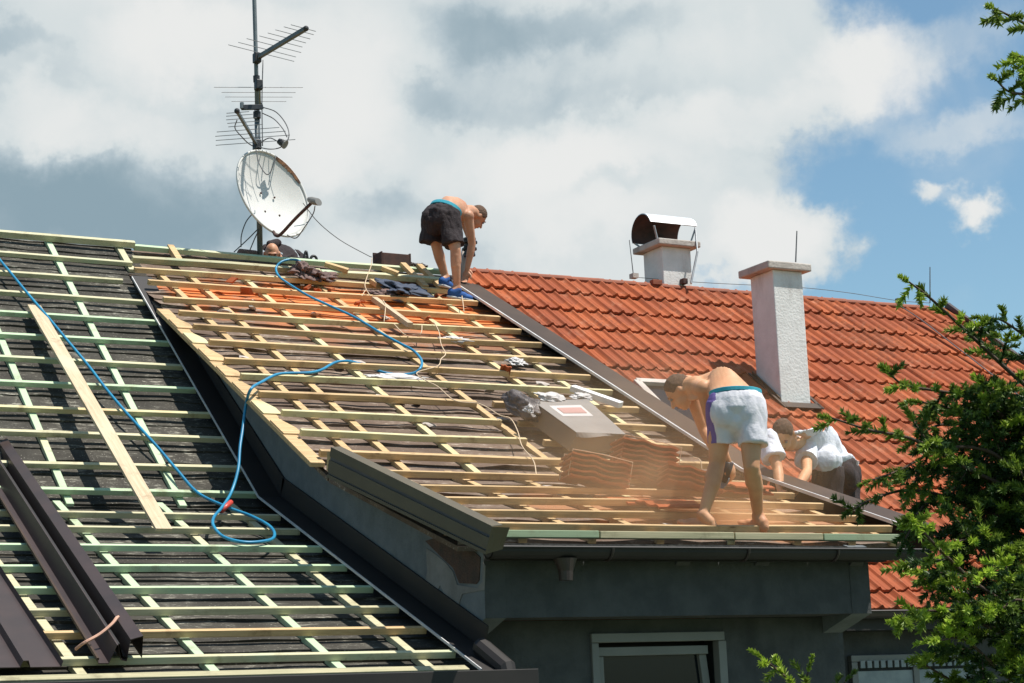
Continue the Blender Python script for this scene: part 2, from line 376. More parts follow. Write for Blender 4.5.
def batten(k, xa, ya, xb, yb, mat, parent, w=.038, h=.041, off=0.0, name='batten'):
    p, q = pt(k, xa, ya), pt(k, xb, yb); Nn = frame(k)[2]
    mb = MB(); n = max(2, int(abs(xb-xa)/1.2)); ph = random.uniform(0, 6); am = .006
    rings = []
    d = (q-p).normalized(); side = d.cross(Nn).normalized()
    vs = []
    for i in range(n+1):
        t = i/n; c = p.lerp(q, t)+Nn*(off+am*math.sin(ph+t*5))+side*(am*1.4*math.sin(ph*2+t*7))
        for (a, b) in ((-.5, -1), (.5, -1), (.5, 0), (-.5, 0)): vs.append(c+side*(a*w)+Nn*(b*h))
    fs = [(0, 1, 2, 3), tuple(4*n+j for j in (3, 2, 1, 0))]
    for i in range(n):
        for j in range(4): fs.append((4*i+j, 4*i+(j+1) % 4, 4*i+4+(j+1) % 4, 4*i+4+j))
    mb.add(vs, fs); return mb.build(name, mat, parent, bevel=.0025)
LEND = 5.055
ups = [16.607, 16.284, 15.94, 15.611, 15.282, 14.939, 14.612, 14.28, 13.953, 13.6, 13.29]
los = [12.821, 12.472, 12.077, 11.657, 11.247, 10.867, 10.497, 10.107]
for i, y in enumerate(ups):
    e = {0: 5.13, 1: 4.94}.get(i, LEND-.012)
    batten('u', XL+.05, y-.004, e, y, M['green_pine' if i not in (7,) else 'pine'], lroof)
for i, y in enumerate(los):
    batten('l', XL+.05, y, LEND-.012, y, M['green_pine' if i != 6 else 'pine'], lroof)
batten('l', XL+.05, 9.86, 4.985, 9.84, M['teal_pine'], lroof, .07, .06)
# ridge battens
batten('u', XL+.05, 16.95, 5.255, 16.945, M['green_pine'], lroof, .05, .06, .015)
for x in (.4, 1.2, 2.0, 2.82, 3.64, 4.46):
    mb = MB(); mb.beam(pt('u', x, 17.0, -.068), pt('u', x, KLY-.03, -.068), .055, .038, frame('u')[2]); mb.build('counter_batten', M['green_pine'], lroof, bevel=.003)
for x in (.6, 1.35, 2.1, 2.825, 3.55, 4.29, 4.83):
    mb = MB(); mb.beam(pt('l', x, KLY+.02, -.068), pt('l', x, 9.88, -.068), .055, .038, frame('l')[2]); mb.build('counter_batten', M['green_pine'], lroof, bevel=.003)
mb = MB(); mb.beam(pt('u', 5.12, 17.0, -.066), pt('u', 5.12, 16.55, -.066), .06, .04, frame('u')[2]); mb.build('counter_batten', M['green_pine'], lroof)
# left gutter
def gutter(x0, x1, y, z, r, mat, parent, name='gutter'):
    mb = MB(); pr = []
    for i in range(9):
        a = math.pi+math.pi*i/8; pr.append((y+r*math.cos(a), z+r*math.sin(a)))
    outer = pr; inner = [(y+(r-.008)*math.cos(math.pi+math.pi*i/8), z+(r-.008)*math.sin(math.pi+math.pi*i/8)) for i in range(9)]
    prof = outer+inner[::-1]
    mb.prism([(x0, a, b) for a, b in prof], (x1-x0, 0, 0))
    mb.tube([(x0, y-r, z), (x1, y-r, z)], .008, 6)
    n = 17
    for x in (x0, x1-.004): mb.prism([(x, a, b) for a, b in outer], (.004, 0, 0))
    return mb.build(name, mat, parent)
gl = MB(); gl.box(XL, 5.33, 9.64, 9.66, .085, .235); gl.box(XL, 5.33, 9.66, 9.80, .085, .10); gl.box(XL, 5.33, 9.80, 9.815, .085, .20); gl.box(5.315, 5.33, 9.66, 9.80, .10, .235)
gl.build('gutter', M['dark_metal'], house, bevel=.004)
fx = MB().box(XL+.02, 5.18, 9.83, 9.86, -.02, .17); fx.build('fascia', M['brown_metal'], house)
sf = MB().box(XL+.02, 5.18, 9.86, 10.75, -.03, 0.0); sf.build('soffit', M['front'], house)

# ---- red tiled roof (right): real pan profile, stepped courses
def tiles():
    x0, x1 = 8.60, XR; per = .147; nx = int((x1-x0)/per*10); xs = np.linspace(x0, x1, nx+1)
    rowY = [17.0+.02-.3425*i for i in range(0, 16)]
    f = (xs/per) % 1.0
    # broad pan with a raised roll at one side
    prof = np.where(f < .36, .027*np.sin(np.pi*np.clip(f/.36, 0, 1))**.8, 0.0)+np.where(f > .36, -.006*np.sin(np.pi*(f-.36)/.64), 0)+np.where((f > .62) & (f < .74), .006, 0)
    X, S, Nn = frame('u'); vs = []; fs = []
    S_, N_ = np.array(S), np.array(Nn)
    for r in range(len(rowY)-1):
        yu, yl = rowY[r], rowY[r+1]
        if yl < 12.0: yl = 12.02
        base = len(vs); off = -.02
        tn = np.floor(xs/.294); jit = (np.sin(tn*12.9898+r*78.233)*43758.5453) % 1.0
        for j, (t, lift) in enumerate(((0, 0.000), (.5, .014), (.97, .030), (1.0, .028), (1.0, .002))):
            y = yu+(yl-yu)*t; y = y-(.012*jit if j >= 2 else 0); z = RZ+(y-RY)*T37
            h = off+lift+prof*(1 if j < 4 else .6)+(jit-.5)*.014
            P = np.stack([xs, y+N_[1]*h, z+N_[2]*h], 1); vs.extend(map(tuple, P))
        n = nx+1
        for j in range(4):
            for i in range(nx): fs.append((base+j*n+i, base+(j+1)*n+i, base+(j+1)*n+i+1, base+j*n+i+1))
    me = bpy.data.meshes.new('roof'); me.from_pydata(vs, [], fs); return me
troof = link('roof', tiles(), M['tile'], house); troof['label'] = 'red tiled slope'
ub = MB(); sheet(ub, 'u', 8.60, XR-.02, 16.99, 12.05, -.06); ub.build('underlay', M['felt'], troof)
# ridge capping of thin mortar and half-round ridge tiles lying low behind the top course
rc = MB(); n_ = int((XR-8.75)/.40)
for i in range(n_):
    a = 8.75+i*.40; rings = []
    for x, r in ((a, .055), (a+.415, .062)):
        rings.append((V(x, 17.05, RZ-.03), V(0, r*1.7, 0), V(0, 0, r*.85)))
    rc.loft(rings, 14)
rc.build('ridge_capping', M['ridge'], troof, smooth=False)
vg = MB(); vg.beam(pt('u', XR+.02, 17.02, .0), pt('u', XR+.02, 12.02, .0), .05, .13, frame('u')[2]); vg.build('verge_board', M['brown_metal'], troof)
for i in range(5):   # snow hooks near the eave
    x = 9.75+i*.9; MB().tube([pt('u', x, 12.9, .02), pt('u', x, 12.6, .02), pt('u', x, 12.58, .06)], .008, 6).build('snow_hook', M['rust'], troof)
gutter(8.1, XR, 11.96, .66, .055, M['brown_metal'], troof)
rf = MB().box(8.12, XR-.02, 12.06, 12.09, .52, .64); rf.box(8.12, XR-.02, 12.09, 12.318, .52, .545); rf.build('fascia', M['dark_metal'], troof)
lc = MB(); lc.tube(catmull([onP(897, 304, 'u', .06), onP(920, 319, 'u', .05), onP(950, 342, 'u', .05), onP(985, 369, 'u', .05), onP(1030, 404, 'u', .05)]), .007, 6)
lc.build('lightning_conductor', M['cable'], troof)

# ---- roof window lying in the red slope
sk = MB(); a, b, c, d = (pt('u', 9.40, 14.95), pt('u', 9.86, 14.95), pt('u', 9.86, 14.20), pt('u', 9.40, 14.20)); Nn = frame('u')[2]
for p_, q_ in ((a, b), (b, c), (c, d), (d, a)): sk.beam(p_+Nn*.05, q_+Nn*.05, .075, .09, Nn)
rwin = sk.build('roof_window', M['concrete'], house, bevel=.006)
MB().add([v+Nn*.055 for v in (a, b, c, d)], [(0, 1, 2, 3)]).build('pane', M['glass'], rwin)

# ---- chimneys
def chimney(X0, X1, Y0, Y1, zb, zt, cap, ov, label, front_ov=.06):
    c = MB(); c.box(X0, X1, Y0, Y1, zb, zt)
    o = c.build('chimney', M['chimney'], house, bevel=.008); o['label'] = label
    k = MB(); k.box(X0-ov, X1+ov, Y0-front_ov, Y1+ov, zt+.001, zt+cap)
    k.build('chimney_cap', M['concrete'], o, bevel=.012); return o
ch = chimney(10.965, 11.315, 14.812, 15.19, 2.55, 4.125, .078, .085, 'tall white rendered chimney lower on the tiles', .052)
fl = MB(); z0 = zP('u', 14.76)
fl.prism([(10.945, 14.79, zP('u', 14.79)-.05), (10.945, 14.79, 2.86), (10.945, 15.215, 3.19), (10.945, 15.215, zP('u', 15.215)-.05)], (-.012, 0, 0))
fl.box(10.935, 11.335, 14.775, 14.80, 2.62, 2.80)
sheet(fl, 'u', 10.92, 11.36, 14.78, 14.70, .045, .012); sheet(fl, 'u', 10.90, 10.93, 15.26, 14.70, .045, .012); sheet(fl, 'u', 11.335, 11.37, 15.26, 14.70, .045, .012)
fl.build('chimney_flashing', M['strip_metal'], ch)
c2 = chimney(11.13, 11.50, 17.0, 17.38, 4.15, 4.885, .07, .085, 'short white rendered chimney on the ridge with a metal cowl', .08)
# cowl: half barrel of bent sheet on four legs, open towards the left
cw = MB(); ax0, ax1 = 16.86, 17.52; cxm, rz_, rad = 11.31, 5.13, .225
def barrel(mb, x0, x1, yc, zc, r, a0, a1, th=.008, n=18):
    o_, i_ = [], []
    for k in range(n+1):
        a = a0+(a1-a0)*k/n; o_.append((yc+r*math.cos(a), zc+r*math.sin(a))); i_.append((yc+(r-th)*math.cos(a), zc+(r-th)*math.sin(a)))
    mb.prism([(x0, y, z) for y, z in o_+i_[::-1]], (x1-x0, 0, 0))
barrel(cw, 11.00, 11.60, 17.19, 5.07, .21, R(-22), R(158))
cowl = cw.build('cowl', M['zinc'], house)
ci = MB(); barrel(ci, 10.995, 11.595, 17.19, 5.07, .201, R(-22), R(158), .006); ci.add([], [])
ci.build('cowl_lining', M['rust'], cowl)
for x, y in ((11.03, 16.98), (11.56, 16.98), (11.03, 17.39), (11.56, 17.39)):
    MB().beam((x+(11.315-x)*.2, y+(17.19-y)*.15, 4.95), (x, y, 5.10 if y < 17.2 else 5.0), .018, .018).build('cowl_leg', M['alu'], cowl)
MB().tube([(11.56, 16.97, 5.12), (11.50, 16.87, 4.82), (11.36, 16.82, 4.45)], .012, 6).build('cowl_brace', M['alu'], cowl)

# ---- dormer
drm = MB()
def zr(Y, off=0): return (zP('m', Y) if Y > KMY else zP('k', Y))+off
ys = [16.4, KMY, WY]
poly = [(CX, 16.45, zr(16.45, -.14)), (CX, KMY, zr(KMY, -.14)), (CX, WY, zr(WY, -.10)), (CX, WY, WB), (CX, WY+.9, WB-.3), (CX, 13.2, 1.35), (CX, 16.45, 3.7)]
drm.prism(poly, (.14, 0, 0))
cheek = drm.build('dormer_cheek', M['cheek'], house); cheek['label'] = 'grey rendered left side wall of the dormer'
rk = MB(); rk.prism([(WXR-.16, y, z) for _, y, z in poly], (.157, 0, 0)); rk.build('dormer_cheek', M['cheek'], house)['label'] = 'right side wall of the dormer'
# front wall: upper band then recessed wall with window
fwl = MB(); fwl.box(CX+.142, WXR-.162, WY, WY+.318, WB, .98); fwl.box(CX+.001, CX+.14, WY-.003, WY+.3, WB-.001, .97); fwl.box(WXR-.16, WXR-.003, WY-.003, WY+.3, WB-.001, .97)
LY = 10.37; wx0, wx1, wz1 = 6.105, 7.095, .445
fwl.box(CX, wx0, LY, LY+.3, GZ, WB-.003); fwl.box(wx1, WXR, LY, LY+.3, GZ, WB-.003); fwl.box(wx0, wx1, LY+.002, LY+.3, wz1, WB-.003); fwl.box(wx0, wx1, LY+.002, LY+.3, GZ, -.9)
front = fwl.build('dormer_wall', M['front'], house); front['label'] = 'dark front wall under the dormer eave'
wf = MB(); wf.box(wx0, wx1, LY-.02, LY+.05, wz1-.045, wz1+.012); wf.box(wx0-.0, wx0+.05, LY-.02, LY+.05, -.9, wz1-.047); wf.box(wx1-.05, wx1+.01, LY-.02, LY+.05, -.9, wz1-.047)
win = wf.build('window', M['shaded_pvc'], front, bevel=.004)
# the tilted sash stands ajar
ws = MB(); q = lambda x, z: V(x, LY+.055-(z+.9)*.0+.0, z)
sx0, sx1 = wx0+.055, wx1-.10
ws.beam(q(sx0, wz1-.10), q(sx1, wz1-.10), .05, .055, (0, 0, 1)); ws.beam(q(sx0+.027, -.86), q(sx0+.027, wz1-.13), .055, .05, (0, 1, 0))
ws.prism([q(sx1-.055, wz1-.128), q(sx1, wz1-.128), q(sx1+.12, -.86), q(sx1+.065, -.86)], (0, .05, 0))
ws.build('window_sash', M['shaded_pvc'], front, bevel=.003)
MB().add([q(sx0, -.88)+V(0, .03, 0), q(sx1+.06, -.88)+V(0, .03, 0), q(sx1-.02, wz1-.1)+V(0, .03, 0), q(sx0, wz1-.1)+V(0, .03, 0)], [(0, 1, 2, 3)]).build('pane', M['glass'], front)
MB().box(wx0+.01, wx1-.01, LY+.20, LY+.21, -.9, wz1-.02).build('dark_backing', M['dark_metal'], front)  # dark sheet across the whole opening, standing for the unlit room behind
# broken render with bare brick at the front end of the cheek
def cheekpatch(px, mat, name, th):
    ps = [onX(x, y, CX-th) for x, y in px]; MB().prism(ps, (th-.001, 0, 0)).build(name, mat, cheek)
cheekpatch([(425, 541), (440, 536), (470, 548), (480, 557), (479, 580), (476, 584), (459, 583), (453, 568), (440, 556)], M['brick'], 'bare_brick', .006)
cheekpatch([(426, 548), (434, 553), (446, 563), (453, 572), (457, 585), (477, 588), (482, 582), (483, 562), (485.0, 566), (484, 590), (462, 594), (458, 606), (447, 600), (440, 585), (433, 600), (424, 586), (427, 572)], M['pale_patch'], 'render_edge', .005)

# dormer roof covering
df = MB(); courses(df, 'm', BX0+.10, 8.60, 16.60, KMY, FE-.01, .205, .018, .2, .012); courses(df, 'k', BX0+.10, 8.46, KMY, 10.07, FE-.01, .19, .018, .2, .012)
sheet(df, 'm', BX0+.10, 8.60, 16.6, KMY+.01, FE-.035); sheet(df, 'k', BX0+.10, 8.44, KMY+.01, 10.07, FE-.035)
courses(df, 'u', 5.2, 8.9, 17.0, 16.45, FE-.02, .205, .018, .2, .012)
droof = df.build('dormer_roof', M['felt_mid'], house); droof['label'] = 'shallow dormer slope under fresh yellow battens'
rows = [(16.456, 16.55), (16.062, 16.16), (15.599, 15.714), (15.203, 15.316), (14.841, 14.935), (14.467, 14.523), (14.051, 14.104), (13.70, 13.739), (13.302, 13.328), (12.914, 12.92), (12.525, 12.512), (12.15, 12.14)]
for i, (a, b) in enumerate(rows):
    l = 5.09+random.uniform(-.015, .015); r_ = 8.425-.01*max(0, i-6)
    w_ = .044 if i % 3 == 2 else .037
    if 8 <= i <= 10:    # two lengths butted, with the crate between
        batten('m', l, a, 6.9, (a+b)/2, M['pine'], droof, w_, .047); batten('m', 7.05, (a+b)/2, r_, b, M['pine'], droof, w_, .047)
    else: batten('m', l, a, r_, b, M['pine'], droof, w_, .047)
for a, b in ((11.68, 11.66), (11.24, 11.26), (10.87, 10.93), (10.50, 10.56)): batten('k', 5.09, a, 8.40, b, M['pine'], droof, .036, .044)
batten('k', 5.09, 10.16, 8.40, 10.21, M['pine'], droof, .036, .044)
# eave boards, green
e0 = 5.22
for a, b in ((5.27, 5.95), (5.955, 6.93), (6.935, 7.62), (7.625, 8.25)):
    mb = MB(); mb.beam(V(a, 9.97, zP('k', 9.97)-.024), V(b-.004, 9.97, zP('k', 9.97)-.022), .07, .044, (0, 0, 1)); mb.build('eave_board', M['teal_pine'], droof, bevel=.004)
for x in (5.37, 5.66, 6.21, 6.94, 7.68, 8.14):
    mb = MB(); mb.beam(pt('m', x, 16.6, -.078), pt('m', x, KMY-.02, -.078), .058, .042, frame('m')[2]); mb.build('counter_batten', M['pine'], droof, bevel=.003)
for x in (5.50, 5.98, 6.47, 7.0, 7.52, 7.96, 8.30):
    mb = MB(); mb.beam(pt('k', x, KMY+.03, -.076), pt('k', x, 10.05, -.076), .055, .042, frame('k')[2]); mb.build('counter_batten', M['pine'], droof, bevel=.003)
# verge board with bevelled blocks on the left edge
vb_ = MB(); vb_.beam(pt('m', 5.035, 15.42, -.075), pt('m', 5.035, KMY+.1, -.075), .11, .035, frame('m')[2])
verge = vb_.build('verge_board', M['pine'], droof, bevel=.004)
Xv, Sv, Nv = frame('m')
for i in range(4, 11):
    y1, y0 = rows[i-1][0]-.06, rows[i][0]+.05
    A = pt('m', 4.98, y1, -.055); B = pt('m', 4.98, y0+.0, -.055)
    mb = MB(); mb.prism([pt('m', 4.985, y1-.02, -.056), pt('m', 4.985, y0, -.056), pt('m', 5.13, y0, -.056), pt('m', 5.13, y0+.12, -.056), pt('m', 5.075, y1-.02, -.056)], Nv*.009)
    mb.build('verge_block', M['pine'], droof, bevel=.003)
# long green ridge battens over the dormer top
batten('u', 5.26, 16.955, 8.45, 16.96, M['green_pine'], droof, .045, .05, -.018)
batten('u', 5.14, 16.66, 7.0, 16.68, M['teal_pine'], droof, .055, .055, .03); batten('u', 7.01, 16.68, 8.30, 16.70, M['green_pine'], droof, .055, .055, .03)
mb = MB(); mb.beam(pt('u', 5.62, 17.0, -.03), pt('u', 5.62, 16.7, -.03), .06, .05, frame('u')[2]); mb.build('counter_batten', M['pine'], droof)
for x in (8.02, 8.2): MB().beam(pt('u', x, 16.98, -.0), pt('u', x+.04, 16.55, .0), .06, .04, frame('u')[2]).build('counter_batten', M['pine'], droof)

# metal around the dormer: left flashing on the dark roof, right verge strip
fl = MB()
def strip(mb, k, x0, x1, ya, yb, off, th=.006):
    sheet(mb, k, x0, x1, ya, yb, off, th)
strip(fl, 'u', 5.03, CX-.002, 16.33, KLY, .012); strip(fl, 'l', 5.03, CX-.002, KLY-.0005, 9.74, .012)
# bead near the wall and upstand
for k, a, b in (('u', 15.0, KLY), ('l', KLY, 10.06)):
    fl.prism([pt(k, CX-.018, a, .02), pt(k, CX-.018, b, .02), pt(k, CX-.018, b, .16), pt(k, CX-.018, a, .10 if k == 'u' else .16)], (.014, 0, 0))
fl.build('valley_flashing', M['dark_metal'], cheek)
ed = MB()
for k, a, b in (('u', 16.3, KLY), ('l', KLY-.001, 9.76)): ed.beam(pt(k, 5.026, a, .012), pt(k, 5.026, b, .012), .007, .016, frame(k)[2])
ed.build('flashing_edge', M['bright_edge'], cheek)
st = MB(); strip(st, 'm', 8.452, 8.70, 16.95, KMY, .03, .008)
sheet(st, 'k', 8.452, 8.72, KMY-.0005, 10.15, .03, .008)
for k, a, b in (('m', 16.9, KMY), ('k', KMY, 10.15)): st.prism([pt(k, 8.70 if k == 'm' else 8.72, a, .022), pt(k, 8.70 if k == 'm' else 8.72, b, .022), pt(k, 8.70 if k == 'm' else 8.72, b, -.2), pt(k, 8.70 if k == 'm' else 8.72, a, -.2)], (.008, 0, 0))
st.build('verge_flashing', M['strip_metal'], droof)
ed = MB()
for k, a, b in (('m', 16.75, KMY), ('k', KMY-.001, 10.1)): ed.beam(pt(k, 8.445, a, .02), pt(k, 8.445, b, .02), .014, .024, frame(k)[2])
ed.build('flashing_edge', M['bright_edge'], droof)
# gutter under the dormer eave, brackets, outlet
gz = .935
gutter(5.15, 8.36, 9.86, gz, .066, M['dark_metal'], droof)
for x in (5.95, 6.93, 7.62): MB().tube([(x, 9.93, gz+.01)]+[(x, 9.86+.070*math.cos(math.pi+math.pi*i/8), gz+.070*math.sin(math.pi+math.pi*i/8)) for i in range(8, -1, -1)], .009, 6).build('gutter_bracket', M['brown_metal'], droof)
ot = MB(); ot.loft([(V(5.66, 9.86, .875), V(.075, 0, 0), V(0, .06, 0)), (V(5.66, 9.86, .80), V(.045, 0, 0), V(0, .045, 0)), (V(5.66, 9.86, .745), V(.04, 0, 0), V(0, .04, 0))], 16)
ot.build('gutter_outlet', M['brown_metal'], droof)
for x in (6.55, 7.15, 7.9): MB().prism([(x, 9.95, .93), (x, WY-.004, .93), (x, WY-.004, .85)], (.10, 0, 0)).build('rafter_tail', M['front'], droof)
fb = MB().box(5.2, 8.12, 9.94, 10.0, .87, .955); fb.build('fascia', M['dark_metal'], droof)  # board added and sized to block sun leaking behind the gutter onto the wall
# dark end cap of the left flashing by the corner
ec = MB(); ec.tube([pt('l', 5.14, 10.0, .06), V(5.17, 9.72, zP('l', 9.72)+.03), V(5.17, 9.70, .14)], .055, 10); ec.build('flashing_end', M['dark_metal'], cheek)
for p_ in (vb.build('curtain', M['curtain'], mw), wv.build('curtain', M['curtain'], mw)): p_['label'] = 'white curtain hung in the window'

# ------------------------------------------------------------------ loose things on the roofs
pk = MB(); a, b = onP(34, 306, 'u', .022), onP(153, 510, 'u', .022); c = onP(163, 529, 'l', .03); S_ = V(1, 0, 0)
pk.beam(a, onP(164, 530, 'l', .075), .112, .022, frame('u')[2])
tag(pk.build('plank', M['plank'], bevel=.002), 'long pale plank lying down the left battens under the blue hose', 'plank')
pk = MB(); pk.beam(onP(374, 299, 'm', .03), onP(410, 325, 'm', .03), .055, .045, frame('m')[2])
tag(pk.build('batten_offcut', M['plank'], bevel=.002), 'short pale batten offcut lying slantwise on the dormer battens near the ridge', 'offcut')
for (x0, y0, x1, y1, lb) in ((325, 264, 348, 271, 'short pale offcut resting behind the ridge beside the gloves'), (382, 268, 398, 274, 'stubby offcut between the two ridge battens below the dark box')):
    o = MB().beam(onP(x0, y0, 'u', .05), onP(x1, y1, 'u', .05), .05, .045, frame('u')[2]).build('batten_offcut', M['pine'], bevel=.002); tag(o, lb, 'offcut')
o = MB().beam(onP(372, 281, 'm', .03), onP(379, 285.5, 'm', .03), .06, .045, frame('m')[2]).build('batten_offcut', M['pine'], bevel=.002); tag(o, 'stubby yellow offcut left of the dark rags below the ridge', 'offcut')

# folded brown metal valley troughs lying on the lower left roof
def trough(name, pa, pb, w, mat, parent=None, prof=None):
    pa, pb = Vector(pa), Vector(pb); d = (pb-pa).normalized(); Nn = frame('l')[2]; s = d.cross(Nn).normalized(); n = s.cross(d)
    pts = [pa+s*(x*w)+n*y for x, y in prof]; t = .005
    back = [p+n*t for p in pts][::-1]
    mb = MB(); mb.prism(pts+back, pb-pa); return mb.build(name, mat, parent)
E1 = onP(126, 668, 'l', .04); 
e1 = pt('l', 3.02, 9.89, .015); u1 = pt('l', 3.30, 13.6, .10); dirr = onP(0, 470, 'l', .08)
f1 = empty('roof_valley_trough', e1, 'dark brown folded metal trough tied with tan cord at the lower left', 'metal trough')
pr = [(-.62, .10), (-.62, .004), (-.44, 0), (-.30, .022), (-.16, .0), (-.10, .02), (0.10, .012), (.14, .10), (.40, .135), (.44, .10)]
PA = onP(119, 664, 'l', .01); PB = onP(-78, 351, 'l', .03)
trough('folded_sheet', PA, PB, .18, M['brown_metal'], f1, [(-.62, .02), (-.60, .0), (-.30, .0), (-.12, .10), (-.08, .10), (.05, .02), (.22, .015), (.26, .13), (.62, .15), (.66, .03)])
trough('folded_sheet', PA+V(.01, .02, .012), PB+V(.01, .02, .012), .18, M['dark_metal'], f1, [(-.30, .005), (-.14, .095), (-.06, .095), (.07, .03), (.22, .02)])
bd = MB(); bd.beam(PA+frame('l')[2]*.03+V(-.115, 0, 0), PB+frame('l')[2]*.03+V(-.115, 0, 0), .012, .012); bd.build('folded_edge', M['strip_metal'], f1)
cd = MB(); cd.tube(catmull([onP(76, 649, 'l', .0), onP(84, 643, 'l', .06), onP(100, 634, 'l', .10), onP(112, 624, 'l', .14), onP(118, 617, 'l', .15), onP(122, 622, 'l', .04)]), .009, 6); cd.build('binding_cord', M['pink_cord'], f1)
f2 = empty('roof_valley_trough', pt('l', 2.5, 9.95), 'plum brown ribbed metal sheet in the bottom left corner', 'metal sheet')
PA = onP(28, 668, 'l', .02); PB = PA+(onP(-50, 540, 'l', .03)-PA)
trough('folded_sheet', PA, PB, .40, M['brown_metal'], f2, [(-.9, .0), (-.48, .0), (-.46, .03), (-.40, .03), (-.38, 0), (-.10, .0), (-.07, .035), (0, .035), (.03, 0), (.42, .0), (.44, .03)])

# loose olive verge trim lying along the dormer's lower left edge
vt = empty('verge_trim', pt('k', 4.97, 10.5), 'olive brown metal verge trim with a dark seam along the dormer edge', 'metal trim')
def vq(x, y): return onX(x, y, 4.955)
A0, A1, B0, B1 = vq(335, 448), vq(496.5, 527), vq(331, 476), vq(490, 553)
up_, dn_ = A0, B0
def lerpq(t, s): return A0.lerp(A1, t).lerp(B0.lerp(B1, t), s)
mb = MB()
def band(s0, s1, out, mat, nm):
    mb = MB(); ps = [lerpq(0, s0), lerpq(1, s0), lerpq(1, s1), lerpq(0, s1)]
    mb.prism([p+V(-out, 0, 0) for p in ps], (.012, 0, 0)); return mb.build(nm, mat, vt)
band(0, .30, .03, M['gold_metal'], 'trim_face'); band(.30, .42, .022, M['stripe_metal'], 'trim_seam'); band(.42, .86, .03, M['gold_metal'], 'trim_face'); band(.86, .93, .02, M['stripe_metal'], 'trim_seam'); band(.93, 1.05, .03, M['gold_metal'], 'trim_face')
mb = MB(); p0, p1 = lerpq(0, 0)+V(-.03, 0, 0), lerpq(1, 0)+V(-.03, 0, 0); mb.prism([p0, p1, p1+V(.10, .06, .015), p0+V(.10, .06, .015)], (0, 0, .006)); mb.build('trim_top', M['gold_metal'], vt)
mb = MB(); mb.prism([lerpq(1, 0)+V(-.03, 0, 0), lerpq(1, 1.05)+V(-.03, 0, 0), lerpq(1, 1.05)+V(.09, .02, .03), lerpq(1, 0)+V(.09, .02, .0)], (0, -.006, 0)); mb.build('trim_end', M['gold_metal'], vt)
o = MB().loft([(onX(330.5, 470, 4.99), V(.028, 0, 0), V(0, .028, 0)), (onX(331.5, 452, 4.99), V(.028, 0, 0), V(0, .028, 0))], 14).build('wooden_peg', M['pine']); tag(o, 'short round wooden peg standing at the upper end of the olive trim', 'peg')

# hoses and strings
def seq(L, r, name, mat, label, cat, parent=None, k=6, group=None):
    P = []
    for e in L:
        x, y, s = e[:3]; off = e[3] if len(e) > 3 else .03
        P.append(onY(x, y, s) if not isinstance(s, str) else onP(x, y, s, off))
    o = MB().tube(catmull(P, k), r, 8).build(name, mat, parent, smooth=True); return tag(o, label, cat, group)
hs = [(-16, 236, 'u'), (-8, 248, 'u'), (0, 260, 'u'), (10.5, 272.7, 'u'), (28, 294, 'u'), (47.4, 316.6, 'u', .05), (65, 337.7, 'u', .05), (87.8, 365, 'u', .035), (105.4, 388, 'u'), (123, 409, 'u'), (140.5, 428.4, 'u'), (158, 447.7, 'u'), (177, 470, 'u'), (198, 493, 'l'), (227, 507, 'l'), (250, 515.5, 'l'), (268, 525, 'l'), (274.5, 533.6, 'l'), (269.6, 540, 'l'), (246, 542.4, 'l'), (224, 537, 'l'), (213.5, 526, 'l'), (214, 517, 'l', .04), (221.4, 508, 'l', .06), (231, 493, 12.95), (238, 470, 13.05), (240, 447, 13.15), (242.8, 428, 13.25), (246, 405, 13.35), (251, 389, 'm', .05), (262.8, 381.4, 'm', .02), (277, 374.4, 'm'), (292, 373, 'm'), (310, 372.6, 'm'), (322, 369.6, 'm'), (335, 362.5, 'm'), (347, 361, 'm'), (360, 364, 'm', -.03), (384, 372.5, 'm', -.05), (402, 374.5, 'm', -.04), (415, 372.5, 'm', -.01), (421, 367, 'm', .03), (421.5, 360.5, 'm'), (417, 354, 'm'), (411, 349, 'm'), (399.3, 343, 'm'), (380, 332.5, 'm'), (355.4, 317.6, 'm'), (330.8, 306.2, 'm'), (309.7, 296.5, 'm'), (290.4, 285, 'm'), (279, 276.3, 'm'), (276, 268.4, 'u', .06), (280.7, 262.3, 'u', .10), (288.6, 259.7, 'u', .12), (298, 260.5, 'u', .12), (303.5, 266, 'u', .08), (304, 271, 'u', .05)]
ho = seq(hs, .0115, 'air_hose', M['hose'], 'bright blue air hose looping over both battened slopes', 'hose', k=8)
a, b = onP(225.5, 508.5, 'l', .052), onP(229.5, 504.5, 'l', .07); MB().tube([onP(222, 510.5, 'l', .04), onP(231, 502, 'l', .075)], .019, 8).build('hose_coupling', M['hose_red'], ho, smooth=True)
sl = [([(372, 258, 'u', .09), (371, 266, 'u', .05), (367, 277, 'm', .04), (365, 286, 'm'), (370, 296, 'm', .03), (366, 290, 'm', .04), (362, 296, 'm')], 'cream string hanging below the dark box on the ridge'),
      ([(383, 300, 'm', .06), (385.5, 306, 'm', .05), (384, 322, 'm', -.02)], 'thin string across the slanted pale offcut'),
      ([(394, 324, 'm'), (404, 334, 'm'), (414, 338, 'm', -.04), (421, 333, 'm'), (422, 325, 'm')], 'slack loop of string below the slanted offcut'),
      ([(434, 322, 'm'), (439, 332, 'm'), (441, 344, 'm'), (445.5, 353.7, 'm'), (441, 359, 'm'), (437.5, 366, 'm'), (417, 372.5, 'm'), (425, 380, 'm'), (438.4, 387, 'm'), (455, 400.6, 'm'), (480, 404, 'm'), (499.3, 415, 'm'), (510.5, 418.6, 'm'), (517.6, 431, 'm'), (522, 446, 'm'), (533.4, 460.8, 'm', .02), (536.5, 476, 'm')], 'long cream string winding down past the grey carton'),
      ([(462, 296, 'm', .03), (463, 303, 'm'), (464, 312, 'm', -.02)], 'short string below the blue shoe'),
      ([(693, 457, 'm', .03), (700, 460, 'm', .04), (702, 470, 'm', -.02)], 'curl of string beside the tallest tile stack')]
